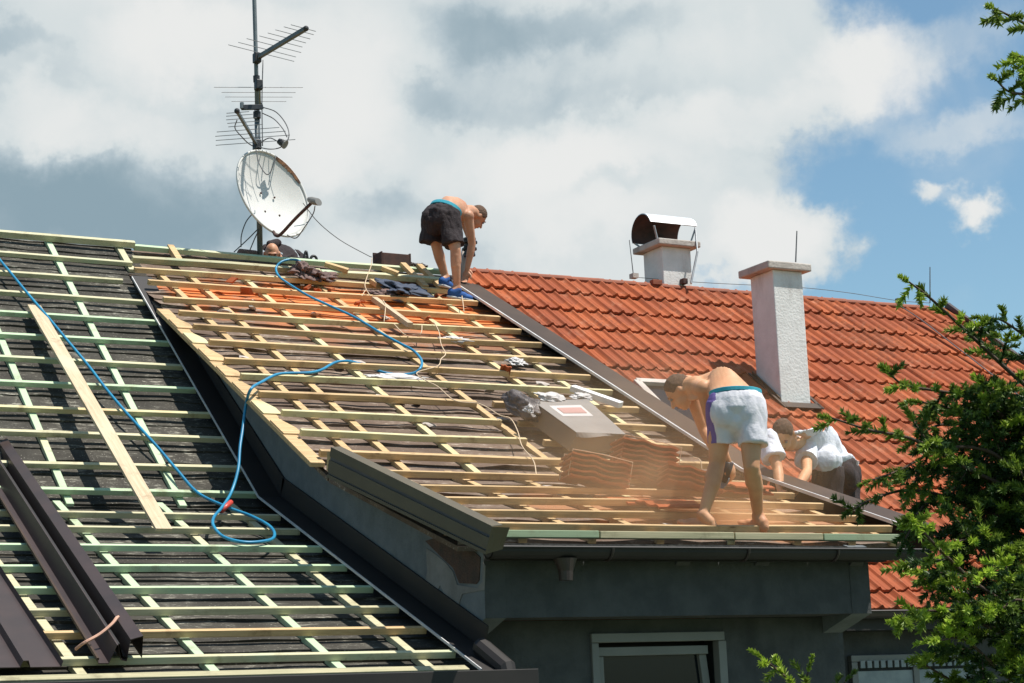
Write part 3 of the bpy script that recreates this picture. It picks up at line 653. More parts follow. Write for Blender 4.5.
for L, lb in sl: seq(L, .0042, 'string', M['cord'], lb, 'string')

# styrofoam strip by the right flashing
a, b = onP(572, 388, 'm', .06), onP(621, 405, 'm', .06); tag(MB().beam(a, b, .075, .05, frame('m')[2]).build('foam_strip', M['foam'], bevel=.006), 'white foam strip lying beside the right flashing', 'foam strip')

# carton with roof window kit
Xm, Sm, Nm = frame('m')
def mp(X, Y, h=0): return pt('m', X, Y, h)
P = {k: onP(x, y, 'm') for k, (x, y) in dict(FL=(567, 456), FR=(622, 456)).items()}
fl_ = P['FL']; 
tb = {k: onP(x, y, 'm', .145) for k, (x, y) in dict(FL=(576.5, 433), FR=(625, 434.8), BL=(533.4, 402), BR=(586.4, 400)).items()}
cr = empty('carton', fl_, 'long grey carton with a white and red printed label on the dormer battens', 'carton')
base = [Vector(v)-Nm*.14 for v in (tb['FL'], tb['FR'], tb['BR'], tb['BL'])]; dwn = [base[0]+V(-.05, -.03, -.01), base[1]+V(.03, -.03, -.01), base[2], base[3]+V(-.05, 0, 0)]
topq = [tb['FL'], tb['FR'], tb['BR'], tb['BL']]
mb = MB(); mb.add(topq+dwn, [(0, 1, 2, 3), (0, 4, 5, 1), (1, 5, 6, 2), (2, 6, 7, 3), (3, 7, 4, 0), (7, 6, 5, 4)]); mb.build('carton_body', M['crate_side'], cr, bevel=.006)
def tq(u, v, h=.004): a = topq[3].lerp(topq[2], u); b = topq[0].lerp(topq[1], u); return a.lerp(b, v)+Nm*h
mb = MB(); n = 12; vs = []; 
for i in range(n+1):
    u = -.01+1.02*i/n
    for v in (0, .5, 1.0): vs.append(tq(u, v, .004))
    vs.append(tq(u, 1.012+.02*math.sin(u*5), -.012-.018*(.5+.5*math.sin(u*6+1))))
mb.add(vs, [(4*i+j, 4*i+4+j, 4*i+5+j, 4*i+1+j) for i in range(n) for j in range(3)])
o = mb.build('carton_lid', M['crate_top'], cr); so = o.modifiers.new('solid', 'SOLIDIFY'); so.thickness = .004; so.offset = -1
MB().add([tq(.16, .17, .009), tq(.76, .17, .009), tq(.76, .50, .009), tq(.16, .50, .009)], [(0, 3, 2, 1)]).build('label_sheet', M['label_white'], cr)
MB().add([tq(.24, .25, .012), tq(.70, .25, .012), tq(.70, .42, .012), tq(.24, .42, .012)], [(0, 3, 2, 1)]).build('label_print', M['label_red'], cr)
# crumpled films
def crumple(name, c, ax, mat, label, cat, seed, nn=22, amp=.35):
    X_, Y_, Z_ = ax; mb = MB(); vs = []; m_ = nn*2
    me = bpy.data.meshes.new(name); bm = bmesh.new(); bmesh.ops.create_icosphere(bm, subdivisions=5, radius=1)
    for v in bm.verts:
        d = v.co.copy(); nz = mnoise.fractal(d*1.5+V(seed, 0, 0), 1, 2, 3)+.5*abs(mnoise.noise(d*2.6+V(0, seed, 0)))-.25
        r_ = 1+amp*nz; z = d.z*r_; z = max(z, -.35)
        v.co = Vector(c)+Vector(X_)*(d.x*r_)+Vector(Y_)*(d.y*r_)+Vector(Z_)*z
    bm.to_mesh(me); bm.free(); o = link(name, me, mat, None, None, True); return tag(o, label, cat)
S = Sm
crumple('plastic_film', onP(551, 398, 'm', .16), (V(.15, .03, 0), S*.08, Nm*.04), M['film'], 'crumpled white film on the upper end of the grey carton', 'plastic film', 3, amp=.3)
crumple('plastic_film', onP(582, 397, 'm', .15), (V(.09, .0, 0), S*.06, Nm*.03), M['film'], 'smaller piece of pale film behind the right end of the carton', 'plastic film', 5, amp=.4)
crumple('plastic_film', onP(523, 407, 'm', .08), (V(.12, -.02, 0), S*.28, Nm*.10), M['black_film'], 'dark torn film bunched at the left of the carton', 'plastic film', 9, amp=.35)
crumple('plastic_film', onP(529, 410, 'm', .14), (V(.035, -.0, 0), S*.05, Nm*.035), M['film'], 'small white film scrap on the dark torn film', 'plastic film', 12, amp=.6)
crumple('paper_scrap', onP(455, 340, 'm', -.02), (V(.14, 0, 0), S*.06, Nm*.03), M['film'], 'white paper scrap under the battens near the orange dust', 'scrap', 14, amp=.7)
crumple('paper_scrap', onP(516, 362, 'm', -.03), (V(.08, 0, 0), S*.09, Nm*.03), M['film'], 'pale scrap between battens left of the right flashing', 'scrap', 15, amp=.7)
crumple('mortar_heap', onP(399, 378, 'm', -.05), (V(.26, 0, 0), S*.06, Nm*.03), M['label_white'], 'flat heap of pale mortar crumbs below the hose end', 'mortar', 16, amp=.5)
crumple('rag', onP(402, 289, 'm', .03), (V(.22, .02, 0), S*.20, Nm*.05), M['navy'], 'dark navy rag dropped on the battens beside the blue shoes', 'rag', 21, amp=.8)
crumple('rag', onP(385, 295, 'm', -.02), (V(.16, .02, 0), S*.12, Nm*.04), M['cloth_dust'], 'dusty brown rag below the navy one', 'rag', 22, amp=.8)
crumple('work_glove', onP(303, 272, 'u', .06), (V(.10, .02, 0), S*.12, Nm*.07), M['cloth_dust'], 'dusty glove bunched at the end of the blue hose', 'glove', 23, amp=.9)
crumple('work_glove', onP(320, 277, 'u', .04), (V(.15, .02, 0), S*.11, Nm*.06), M['cloth_dust'], 'pinkish brown glove right of the hose end', 'glove', 24, amp=.9)
crumple('work_bag', onP(297, 273, 'm', .02), (V(.06, .02, 0), S*.14, Nm*.05), M['black_film'], 'small black bag left of the gloves', 'bag', 25, amp=.5)

# tiles: one profile, stacked and tied
def tile_mesh(mat='tile', L=.36, W=.42):
    n = 20; m_ = 4; vs = []; fs = []
    for s in (0, 1):
        for j in range(m_+1):
            for i in range(n+1):
                x = -L/2+L*j/m_; f = (i/n*2) % 1.0 if i < n else 1.0; z = .011*math.sin(math.pi*min(f/.5, 1))**1.2 if f < .5 else -.003*math.sin(math.pi*(f-.5)/.5)
                y = -W/2+W*i/n; vs.append((x, y, z+(.013 if s == 0 else 0)))
    K_ = (n+1)*(m_+1)
    for j in range(m_):
        for i in range(n):
            a = j*(n+1)+i; fs.append((a, a+n+1, a+n+2, a+1)); fs.append((K_+a, K_+a+1, K_+a+n+2, K_+a+n+1))
    def edge(seq_):
        for a, b in zip(seq_[:-1], seq_[1:]): fs.append((a, b, K_+b, K_+a))
    edge(range(0, n+1)); edge([m_*(n+1)+i for i in range(n, -1, -1)]); edge([j*(n+1) for j in range(m_, -1, -1)]); edge([j*(n+1)+n for j in range(m_+1)])
    me = bpy.data.meshes.new('roof_tile'); me.from_pydata(vs, [], fs)
    bm = bmesh.new(); bm.from_mesh(me); bmesh.ops.recalc_face_normals(bm, faces=bm.faces); bm.to_mesh(me); bm.free()
    me.materials.append(M['tile_dusty']); return me
TM = tile_mesh()
ORD = ['top', 'second', 'third', 'fourth', 'fifth', 'sixth', 'seventh', 'eighth', 'ninth']
def place_tile(c, rz, tilt, label, group=None, jitter=.0):
    o = bpy.data.objects.new('roof_tile', TM); COL.objects.link(o)
    o.rotation_euler = (tilt[0]+random.uniform(-1, 1)*jitter, tilt[1]+random.uniform(-1, 1)*jitter, rz+random.uniform(-1, 1)*jitter); o.location = c
    return tag(o, label, 'roof tile', group)
def stack(c, n, rz, tl, txt, group, dz=.036, strap=True):
    n_ax = Matrix.Rotation(tl, 3, 'X') @ V(0, 0, 1)
    for i in range(n):
        k = n-1-i; p = Vector(c)+n_ax*(i*dz)+V(random.uniform(-.006, .006), random.uniform(-.006, .006), 0)
        w_ = 'bottom' if k == n-1 else ORD[k]
        lb = f'{w_} tile of {txt}' if k in (0, n-1) else f'{w_} tile from the top of {txt}'
        place_tile(p, rz, (tl, 0), lb, group, .012)
    if strap:
        X_ = Matrix.Rotation(rz, 3, 'Z'); Rm = Matrix.Rotation(rz, 3, 'Z') @ Matrix.Rotation(tl, 3, 'X')
        for sx in (-.12, .13):
            pts = [Vector(c)+Rm @ V(sx, y, z) for y, z in ((-.215, -.0), (-.215, n*dz+.004), (0, n*dz+.012), (.215, n*dz+.004), (.215, 0))]
            o = MB().tube(pts, .0035, 5).build('binding_string', M['cord']); tag(o, f'{"left" if sx < 0 else "right"} binding string around {txt}', 'string', None)
T = R(13)
def base(x, y, k='k', off=.0): return onP(x, y, k, off)
stack(base(594, 484, 'k', .01), 5, R(74), T, 'the low tile stack in front of the carton', 'low tied tile stack')
stack(base(642, 483, 'm', .01), 8, R(74), T, 'the tall tile stack right of the carton', 'tall tied tile stack')
stack(base(690, 489, 'k', .01), 4, R(70), T, 'the small stack behind the left leg', 'small tile stack', strap=False)
stack(base(735, 491, 'k', .01), 2, R(5), T, 'the pair between the legs in white shorts', 'tile pair', strap=False)
place_tile(base(672, 505, 'k', .02), R(-10), (T, 0), 'single dusty tile lying flat just below the tall tile stack')
place_tile(base(632, 502, 'k', -.05), R(4), (T, 0), 'tile half sunk between battens below the stacks')
place_tile(onP(505, 371, 'm', -.0), R(80), (R(27), R(40)), 'small tile stuck upright between the dormer battens').scale = (.28, .22, 1)
# loose tile fragments in the orange dust
frag = []
def fragment(c, s, seed):
    bm = bmesh.new(); bmesh.ops.create_cube(bm, size=1); rr_ = random.Random(seed)
    for v in bm.verts: v.co = V((v.co.x+rr_.uniform(-.2, .2))*s, (v.co.y+rr_.uniform(-.2, .2))*s*.7, v.co.z*.02)
    me = bpy.data.meshes.new('tile_fragment'); bm.to_mesh(me); bm.free(); me.materials.append(M['tile_dusty'])
    o = bpy.data.objects.new('tile_fragment', me); COL.objects.link(o); o.location = c; o.rotation_euler = (R(27)+rr_.uniform(-.3, .3), rr_.uniform(-.3, .3), rr_.uniform(0, 6)); return o
for i, (x, y, s) in enumerate([(232, 280, .22), (222, 287, .16), (246, 291, .20), (262, 289, .15), (308, 287, .14), (318, 290, .16), (331, 290, .13), (357, 303, .12), (362, 301, .10), (345, 322, .10), (436, 296, .12), (428, 318, .12), (470, 309, .10)]):
    tag(fragment(onP(x, y, 'm', -.035), s*.5, i), 'broken orange tile piece lying in the orange dust between the upper dormer battens', 'tile fragment', 'broken tile pieces in the orange dust')
rs_ = random.Random(4)
for i in range(34):   # small crumbs of mortar and paper on the old shingles
    X_ = rs_.uniform(5.3, 8.2); Y_ = rs_.uniform(10.4, 15.9); k = 'm' if Y_ > KMY else 'k'; s = rs_.uniform(.03, .09)
    bm = bmesh.new(); bmesh.ops.create_icosphere(bm, subdivisions=1, radius=s)
    for v in bm.verts: v.co = V(v.co.x*rs_.uniform(.6, 1.3), v.co.y*rs_.uniform(.4, .8), v.co.z*.22)
    me = bpy.data.meshes.new('mortar_crumb'); bm.to_mesh(me); bm.free(); me.materials.append(M['concrete'])
    o = bpy.data.objects.new('mortar_crumb', me); COL.objects.link(o); o.location = pt(k, X_, Y_, -.065); o.rotation_euler = (R(25), 0, rs_.uniform(0, 3))
    tag(o, 'small grey crumb of mortar lying on the old shingles between yellow battens', 'mortar crumb', 'mortar crumbs scattered on the dormer roof')

# ridge things
bx = empty('open_box', onY(388, 266, 17.2), 'dark open box standing on the ridge beside the man in dark shorts', 'box')
a, b = onY(373, 252.5, 17.2), onY(402.5, 253, 17.2); h = .17
mb = MB(); mb.box(a.x, b.x, 17.2, 17.215, a.z-h, a.z); mb.box(a.x, a.x+.015, 17.0, 17.2, a.z-h, a.z-.03); mb.box(b.x-.015, b.x, 17.0, 17.2, a.z-h, a.z-.03); mb.box(a.x+.016, b.x-.016, 17.0, 17.012, a.z-h, a.z-h*.25); mb.box(a.x, b.x, 16.999, 17.2, a.z-h-.012, a.z-h-.001)
mb.build('box_body', M['rust'], bx, bevel=.004)
crumple('rag', V((a.x+b.x)/2, 17.1, a.z-h+.05), (V(.12, 0, 0), V(0, .07, 0), V(0, 0, .05)), M['navy'], 'dark rag lying in the open box on the ridge', 'rag', 31, amp=.8)
for (x, y, l, w_, lb) in ((242, 251.5, .14, .05, 'curved ridge tile lying behind the ridge left of the mast'),):
    p_ = onY(x+4, y+3, 17.25); o = MB().loft([(p_+V(-.07, 0, 0), V(0, .08, 0), V(0, 0, .05)), (p_+V(.09, 0, 0), V(0, .08, 0), V(0, 0, .045))], 18).build('ridge_tile', M['cloth_dust'], smooth=False); tag(o, lb, 'ridge tile')
for i, (x, y, w_) in enumerate([(411, 265.5, .10), (420, 267, .07)]):
    crumple('cable_coil', onY(x, y, 17.12), (V(w_, 0, 0), V(0, .06, 0), V(0, 0, .035)), M['black_film'], ['dark coil of cable on the ridge right of the box', 'little dark lump on the ridge beside the cable coil'][i], 'cable coil', 41+i, amp=.6)
seq([(303.5, 262, 17.2), (305, 253, 17.2), (306.5, 252, 17.2), (308, 260, 17.2)], .012, 'cable_loop', M['black'], 'pointed black cable loop sticking up behind the ridge', 'cable')
seq([(310, 261, 17.2), (311.5, 257, 17.2), (314, 256, 17.2), (316.3, 258, 17.2), (317, 262, 17.2)], .014, 'cable_loop', M['black'], 'round black cable loop sticking up behind the ridge', 'cable')
seq([(303, 203, 16.9), (318, 222, 17.0), (340, 240, 17.1), (367, 255, 17.15), (372, 257, 17.15)], .004, 'guy_wire', M['cable'], 'thin wire running from the dish down to the dark box', 'wire')
# lightning rods and ridge wire
rd = MB(); rd.tube([onY(629.3, 240, 17.1), onY(633.5, 276, 17.1)], [.004, .006], 6); ro = rd.build('lightning_rod', M['cable']); tag(ro, 'thin leaning rod left of the ridge chimney', 'lightning rod')
MB().box(*(lambda p: (p.x-.035, p.x+.035, 17.04, 17.12, p.z-.03, p.z+.02))(onY(633, 276, 17.1))).build('rod_foot', M['concrete'], ro)
rd = MB(); rd.tube([onY(796.9, 231, 14.95), onY(795.7, 262, 14.95)], [.006, .008], 6); tag(rd.build('lightning_rod', M['cable']), 'short rod standing on top of the tall chimney', 'lightning rod')
rd = MB(); rd.tube([onY(930, 267, 17.1), onY(930, 303, 17.1)], [.006, .008], 6); ro = rd.build('lightning_rod', M['cable']); tag(ro, 'rod rising from the ridge above the spruce tip', 'lightning rod')
seq([(633, 277, 17.1), (680, 281, 17.1), (720, 283.5, 17.1), (800, 287.5, 17.1), (850, 293, 17.1), (897, 300.5, 17.1), (930, 303, 17.1)], .0035, 'ridge_wire', M['cable'], 'lightning wire stretched along the red ridge', 'wire')
p_ = onY(897, 300.5, 17.1); tag(MB().box(p_.x-.03, p_.x+.03, 17.04, 17.10, p_.z-.08, p_.z+.02).build('wire_clamp', M['steel'], bevel=.005), 'small grey clamp holding the ridge wire', 'clamp')
for x, lb in ((683, 'little rusty clay foot beside the ridge chimney'),):
    p_ = onY(x, 280, 16.98); tag(MB().box(p_.x-.03, p_.x+.03, 16.93, 17.0, p_.z-.05, p_.z+.01).build('clay_block', M['rust'], bevel=.005), lb, 'clay block')
p_ = onY(656, 281, 16.98); tag(MB().box(p_.x-.07, p_.x+.05, 16.93, 17.0, p_.z-.05, p_.z+.005).build('clay_block', M['ridge'], bevel=.005), 'low clay lump at the foot of the ridge chimney', 'clay block')

# ------------------------------------------------------------------ aerial mast, aerials and dish
MX, MY = 6.575, 17.22
mast = empty('antenna_mast', (MX, MY, 4.2), 'tall grey steel mast rising from the left ridge', 'mast')
mb = MB(); mb.tube([onY(260.3, 268, MY), onY(258.6, 175, MY), onY(257, 110, MY)], .028, 10); mb.build('mast_tube', M['steel'], mast, smooth=True)
mb = MB(); mb.tube([onY(257.4, 125, MY), onY(256, 60, MY), onY(254.3, 0, MY), onY(252.6, -70, MY)], .021, 10); mb.build('mast_tube', M['steel'], mast, smooth=True)
mb = MB(); mb.tube([onY(257, 118, MY-.03), onY(257, 112, MY-.03)], .04, 8); mb.tube([onY(256.6, 82, MY-.03), onY(256.4, 76, MY-.03)], .035, 8); mb.build('clamp', M['black'], mast)
def aerial(A, B, els, label, r=.016, base_r=.0036):
    A, B = Vector(A), Vector(B); d = (B-A).normalized(); s = d.cross(V(0, 0, 1)).normalized()
    e = empty('tv_aerial', A, label, 'aerial')
    MB().beam(A, B, r*2, r*2).build('boom', M['steel'], e)
    MB().box(A.x-.035, A.x+.035, A.y-.04, A.y+.04, A.z-.05, A.z+.05).build('clamp', M['black'], e, bevel=.008)
    MB().sphere(B, .028, 6).build('end_cap', M['black'], e)
    mb = MB()
    for t, l, ofs in els:
        c = A.lerp(B, t)+V(0, 0, ofs); mb.tube([c-s*l/2, c+s*l/2], base_r, 5)
    mb.build('element', M['alu'], e); return e
A = onY(257, 58, MY-.05); B = onY(306, 28.5, 16.40)
aerial(A, B, [(.10, .80, .02), (.22, .70, .02), (.36, .66, .02), (.50, .52, .02), (.62, .46, .02), (.74, .42, .02), (.86, .36, .02), (.95, .3, .02)], 'topmost aerial with its thick boom slanting up to the right', .019)
A = onY(258.5, 85, MY-.06); B = onY(259, 104, MY+.72)
aerial(A, B, [(.12, .88, .0), (.38, .74, .0), (.62, .68, 0), (.86, .56, 0)], 'middle aerial with wide level rods seen end on', .02)
A = onY(262, 107, MY-.05); B = onY(242, 107.5, MY-.15)
e = empty('bracket', A, 'short dark bracket pointing left from the mast', 'bracket'); MB().beam(A, B, .04, .05).build('bracket_arm', M['black'], e, bevel=.004); MB().tube([B+V(-.0, 0, -.01), B+V(-.0, 0, .05)], .02, 6).build('bracket_end', M['steel'], e)
A = onY(257, 145, MY-.05); B = onY(237, 111, 16.55)
aerial(A, B, [(.08, .80, 0), (.22, .74, 0), (.34, .70, 0), (.46, .62, 0), (.58, .34, 0), (.68, .32, 0), (.78, .30, 0), (.88, .26, 0), (.96, .22, 0)], 'lowest aerial whose boom leans up to the left', .014)
# dish
Rv, Uv, Fv = rt, upv, fw
a50 = R(50); nrm = (Rv*(math.sin(a50)*.87)+Uv*(math.sin(a50)*.49)-Fv*math.cos(a50)).normalized()
maj = (Rv*.455-Uv*.89).normalized(); maj = (maj-nrm*maj.dot(nrm)).normalized(); mnr = nrm.cross(maj)
DC = onY(273, 193.5, 16.95); RA, RB = .46, .40
dish = empty('satellite_dish', DC-V(0, 0, .5), 'round chalky white satellite dish with rust along its upper rim', 'satellite dish')
def dp(rho, th, h=0): return DC+maj*(RA*rho*math.cos(th))+mnr*(RB*rho*math.sin(th))+nrm*(.085*(rho*rho-1)+h)
vs = [dp(0, 0)]; fs = []; nr, na = 12, 64
for i in range(1, nr+1):
    for k in range(na): vs.append(dp(i/nr, 2*math.pi*k/na))
fs = [(0, 1+k, 1+(k+1) % na) for k in range(na)]+[(1+(i-1)*na+k, 1+i*na+k, 1+i*na+(k+1) % na, 1+(i-1)*na+(k+1) % na) for i in range(1, nr) for k in range(na)]
o = MB().add(vs, fs).build('reflector', M['dish'], dish, smooth=True); so = o.modifiers.new('solid', 'SOLIDIFY'); so.thickness = .012; so.offset = 0
rim = MB(); rim.tube([dp(1.0, 2*math.pi*k/72, .004) for k in range(73)], .013, 6); rim.build('rim', M['dish'], dish, smooth=True)
rus = MB(); 
th0, th1 = None, None
def thof(px, py):   # rim angle nearest a pixel
    best = None
    for k in range(720):
        th = math.pi*k/360; P_ = dp(1, th); q = P_; x = FPX*q.dot(Rv)/q.dot(Fv)+512; y = 341.5-FPX*q.dot(Uv)/q.dot(Fv); d = (x-px)**2+(y-py)**2
        if best is None or d < best[0]: best = (d, th)
    return best[1]
t0, t1 = thof(276, 154), thof(299, 184)
if t1-t0 > math.pi: t1 -= 2*math.pi
if t0-t1 > math.pi: t0 -= 2*math.pi
ring = []
for k in range(25):
    t = t0+(t1-t0)*k/24; w_ = .07*math.sin(math.pi*(k+.5)/25)**.5*(1-.5*k/24)+.015
    ring.append((dp(1.005, t, .012), dp(1.005-w_-.02*random.random(), t, .010)))
vs = [p for q in ring for p in q]; o = MB().add(vs, [(2*i, 2*i+1, 2*i+3, 2*i+2) for i in range(24)]).build('rust_patch', M['rust_rim'], dish); so = o.modifiers.new('s', 'SOLIDIFY'); so.thickness = .006
for px, py in ((261, 193), (274.5, 197.5), (265, 211.5), (279.5, 215.5)):
    r = ray(px, py); q = r*((DC-nrm*.06).dot(nrm)/r.dot(nrm)); MB().sphere(q, .011, 5).build('bolt', M['rust'], dish)
arm0 = onY(278, 235, 16.72); lnb = onY(313.5, 201, 16.45)
mb = MB(); mb.tube(catmull([dp(1.0, thof(273, 232), .01), onY(276, 235.5, 16.74), onY(281, 234, 16.70), onY(296, 218, 16.56), lnb]), .016, 8); mb.build('feed_arm', M['rust'], dish, smooth=True)
mb = MB(); mb.loft([(lnb+(DC-lnb).normalized()*.05, mnr*.035, maj*.035), (lnb, mnr*.045, maj*.045), (lnb-(DC-lnb).normalized()*.07, mnr*.04, maj*.04)], 14); mb.build('receiver', M['shaded_pvc'], dish, smooth=False)
mb = MB(); mb.beam(DC-nrm*.09, V(MX, MY-.03, DC.z-.02), .08, .10); mb.tube([V(MX, MY, DC.z-.14), V(MX, MY, DC.z+.12)], .04, 8); mb.build('mount', M['steel'], dish)
# second receiver arm above the dish with cable loops
r2 = onY(281.5, 142.5, 16.9); e = empty('receiver_unit', r2, 'small black receiver hanging among cable loops above the dish', 'receiver')
dr = (Rv*.8-Uv*.45-Fv*.3).normalized(); s1 = dr.orthogonal().normalized(); s2 = dr.cross(s1)
MB().loft([(r2-dr*.035, s1*.028, s2*.028), (r2, s1*.036, s2*.036), (r2+dr*.03, s1*.034, s2*.034)], 12).build('receiver_body', M['black'], e)
MB().loft([(r2+dr*.036, s1*.046, s2*.046), (r2+dr*.05, s1*.046, s2*.046)], 14).build('receiver_face', M['shaded_pvc'], e)
cb = [([(262, 107, MY), (276, 112, MY-.1), (286, 124, MY-.2), (289, 136, MY-.3), (284, 146, MY-.3)], 'outer cable arc curving from the mast to the small receiver'),
      ([(262, 113, MY), (274, 119, MY-.1), (283, 129, MY-.2), (287, 137, MY-.3)], 'inner cable arc under the outer one'),
      ([(258, 146, MY), (263, 141, MY-.1), (270, 138, MY-.2), (277, 141, MY-.3)], 'small cable arc left of the receiver'),
      ([(255, 146, MY), (268, 149, MY-.3), (279, 148, MY-.3), (284, 144, MY-.3)], 'cable running under the small receiver to the mast'),
      ([(256, 150, 16.85), (259, 163, 16.8), (266, 174, 16.72), (271, 171, 16.72), (276, 156, 16.72)], 'cable loop hanging over the face of the dish'),
      ([(237, 120, MY-.3), (235, 128, MY-.2), (241, 136, MY-.2), (248, 143, MY-.1), (256, 148, MY)], 'cable looping along the lowest aerial boom'),
      ([(263, 60, MY-.05), (262, 100, MY-.05), (262.5, 146, MY-.05)], 'straight cable running down the right side of the mast'),
      ([(315, 206, 16.5), (313, 214, 16.55), (304, 228, 16.6), (296, 238, 16.7), (287, 235, 16.75)], 'loose cable sagging below the feed arm'),
      ([(253, 213, 17.2), (246, 222, 17.2), (241.5, 235, 17.2), (241, 247, 17.2)], 'bowed guy cable left of the mast foot'),
      ([(258, 229, 17.2), (247, 240, 17.2), (234, 252, 17.2)], 'straight guy cable left of the mast foot'),
      ([(261, 226, 17.2), (255, 238, 17.2), (250, 250, 17.2)], 'short guy cable beside the mast foot')]
for L, lb in cb: seq(L, .0055, 'cable', M['cable'], lb, 'cable')

# ------------------------------------------------------------------ people
def prims_mesh(prims, voxel, smooth=4, wr=None):
    mb = MB()
    for p in prims:
        if p[0] == 'c':
            _, a, ra, b, rb = p; a, b = Vector(a), Vector(b); L_ = (b-a).length; n = max(2, int(L_/(min(ra, rb)*.35)))
            for i in range(n+1): t = i/n; mb.sphere(a.lerp(b, t), ra+(rb-ra)*t, 7)
        elif p[0] == 's': mb.sphere(p[1], p[2], 9, 0, p[3] if len(p) > 3 else (1, 1, 1))
        elif p[0] == 'l': mb.loft(p[1], 28)
        elif p[0] == 'e':   # centre, three half axes
            _, c, a, b, d = p; tmp = MB().sphere((0, 0, 0), 1, 10); Mx = Matrix((Vector(a), Vector(b), Vector(d))).transposed()
            mb.add([Vector(c)+Mx @ Vector(v) for v in tmp.v], tmp.f)
    me = mb.mesh('tmp'); o = bpy.data.objects.new('tmp', me); COL.objects.link(o)
    rm = o.modifiers.new('r', 'REMESH'); rm.mode = 'VOXEL'; rm.voxel_size = voxel; rm.use_smooth_shade = True
    sm = o.modifiers.new('s', 'SMOOTH'); sm.factor = .5; sm.iterations = smooth
    dg = bpy.context.evaluated_depsgraph_get(); out = bpy.data.meshes.new_from_object(o.evaluated_get(dg)); bpy.data.objects.remove(o); bpy.data.meshes.remove(me)
    if wr:
        amp, sc_, sd = wr; n = len(out.vertices); no = [v.normal.copy() for v in out.vertices]
        for v, nn in zip(out.vertices, no):
            q = v.co*sc_+V(sd, sd*.7, 0); q.z *= .45
            v.co += nn*(amp*(mnoise.noise(q)+.5*abs(mnoise.noise(q*2.3))-.12))
    return out
def bend(a, b, c): return [a, b, c]
def hand(wr_, dirv, palm_n, size=1.0, curl=.5):
    d = Vector(dirv).normalized(); n = Vector(palm_n); n = (n-d*n.dot(d)).normalized(); s = d.cross(n); P_ = []
    w = Vector(wr_); pc = w+d*.05*size
    P_.append(('e', pc, d*.052*size, s*.042*size, n*.018*size))
    for i, (o_, L_) in enumerate(((-.030, .070), (-.010, .080), (.010, .075), (.029, .058))):
        b0 = w+d*.088*size+s*o_*size; d1 = (d*math.cos(curl)+n*math.sin(curl)); d2 = (d*math.cos(curl*2.1)+n*math.sin(curl*2.1))
        m_ = b0+d1*L_*.5*size; e_ = m_+d2*L_*.5*size; P_ += [('c', b0-d*.02, .0095*size, m_, .009*size), ('c', m_, .009*size, e_, .0075*size)]
    t0 = w+d*.03*size-s*.032*size; t1 = t0+(d*.6-s*.7+n*.3).normalized()*.04*size; t2 = t1+(d*.95+n*.35).normalized()*.03*size
    P_ += [('c', t0, .014*size, t1, .011*size), ('c', t1, .011*size, t2, .0085*size)]; return P_
def foot(ank, toe_dir, upn, L_=.25, rr=.045):
    a = Vector(ank); d = Vector(toe_dir).normalized(); u = Vector(upn).normalized(); s = d.cross(u)
    h = a-u*.055-d*.045
    return [('e', h, d*.05, s*.036, u*.045), ('c', a, .043, h+u*.02, .04), ('c', h-u*.005, .034, h+d*.13-u*.012, .034), ('e', h+d*.16-u*.018, d*.065, s*.048, u*.024)], h, d, u, s
def head_prims(c, fdir, udir, r=.098, ears=True):
    f = Vector(fdir).normalized(); u = Vector(udir); u = (u-f*u.dot(f)).normalized(); s = f.cross(u); c = Vector(c)
    P_ = [('e', c+u*.015-f*.01, f*r*.98, s*r*.77, u*r*.98), ('e', c+f*.035-u*.055, f*r*.62, s*r*.58, u*r*.62), ('e', c+f*.055-u*.095, f*r*.33, s*r*.36, u*r*.26),
          ('c', c+f*.092-u*.005, .010, c+f*.113-u*.035, .014), ('e', c+f*.078-u*.066, f*.018, s*.026, u*.010), ('e', c+f*.076+u*.018, f*.016, s*.055, u*.010)]
    if ears: P_ += [('e', c+s*sg*.078-f*.012-u*.012, f*.018, s*.010, u*.030) for sg in (-1, 1)]
    return P_, f, u, s
def hair_cap(c, f, u, s, r, mat, parent, cut=.1, name='hair', front=.35):
    me = prims_mesh([('e', c+u*.018-f*.012, f*r*1.015, s*r*.82, u*r*1.03)], .007, 2); bm = bmesh.new(); bm.from_mesh(me)
    kill = []
    for v in bm.verts:
        q = v.co-c; a, b = q.dot(f)/r, q.dot(u)/r
        if b < cut+(.9 if a > front else 0)*(a-front)*2.2-(.55 if a < -.05 else 0): kill.append(v)
        else: v.co += (v.co-c).normalized()*mnoise.noise(v.co*60)*.004
    bmesh.ops.delete(bm, geom=kill, context='VERTS'); bm.to_mesh(me); bm.free()
    o = link(name, me, mat, parent, None, True); so = o.modifiers.new('s', 'SOLIDIFY'); so.thickness = .012; so.offset = -1; return o
def eyes(c, f, u, s, parent):
    for sg in (-1, 1):
        MB().sphere(c+f*.082+s*sg*.031, .011, 7).build('eye', M['shaded_pvc'], parent, True); 
    mb = MB()
    for sg in (-1, 1): mb.tube([c+f*.090+s*(sg*.018)+u*.024, c+f*.086+s*(sg*.048)+u*.022], .005, 5)
    mb.tube([c+f*.094-u*.066-s*.02, c+f*.097-u*.066, c+f*.094-u*.066+s*.02], .004, 5); mb.build('brow_and_mouth', M['face'], parent)

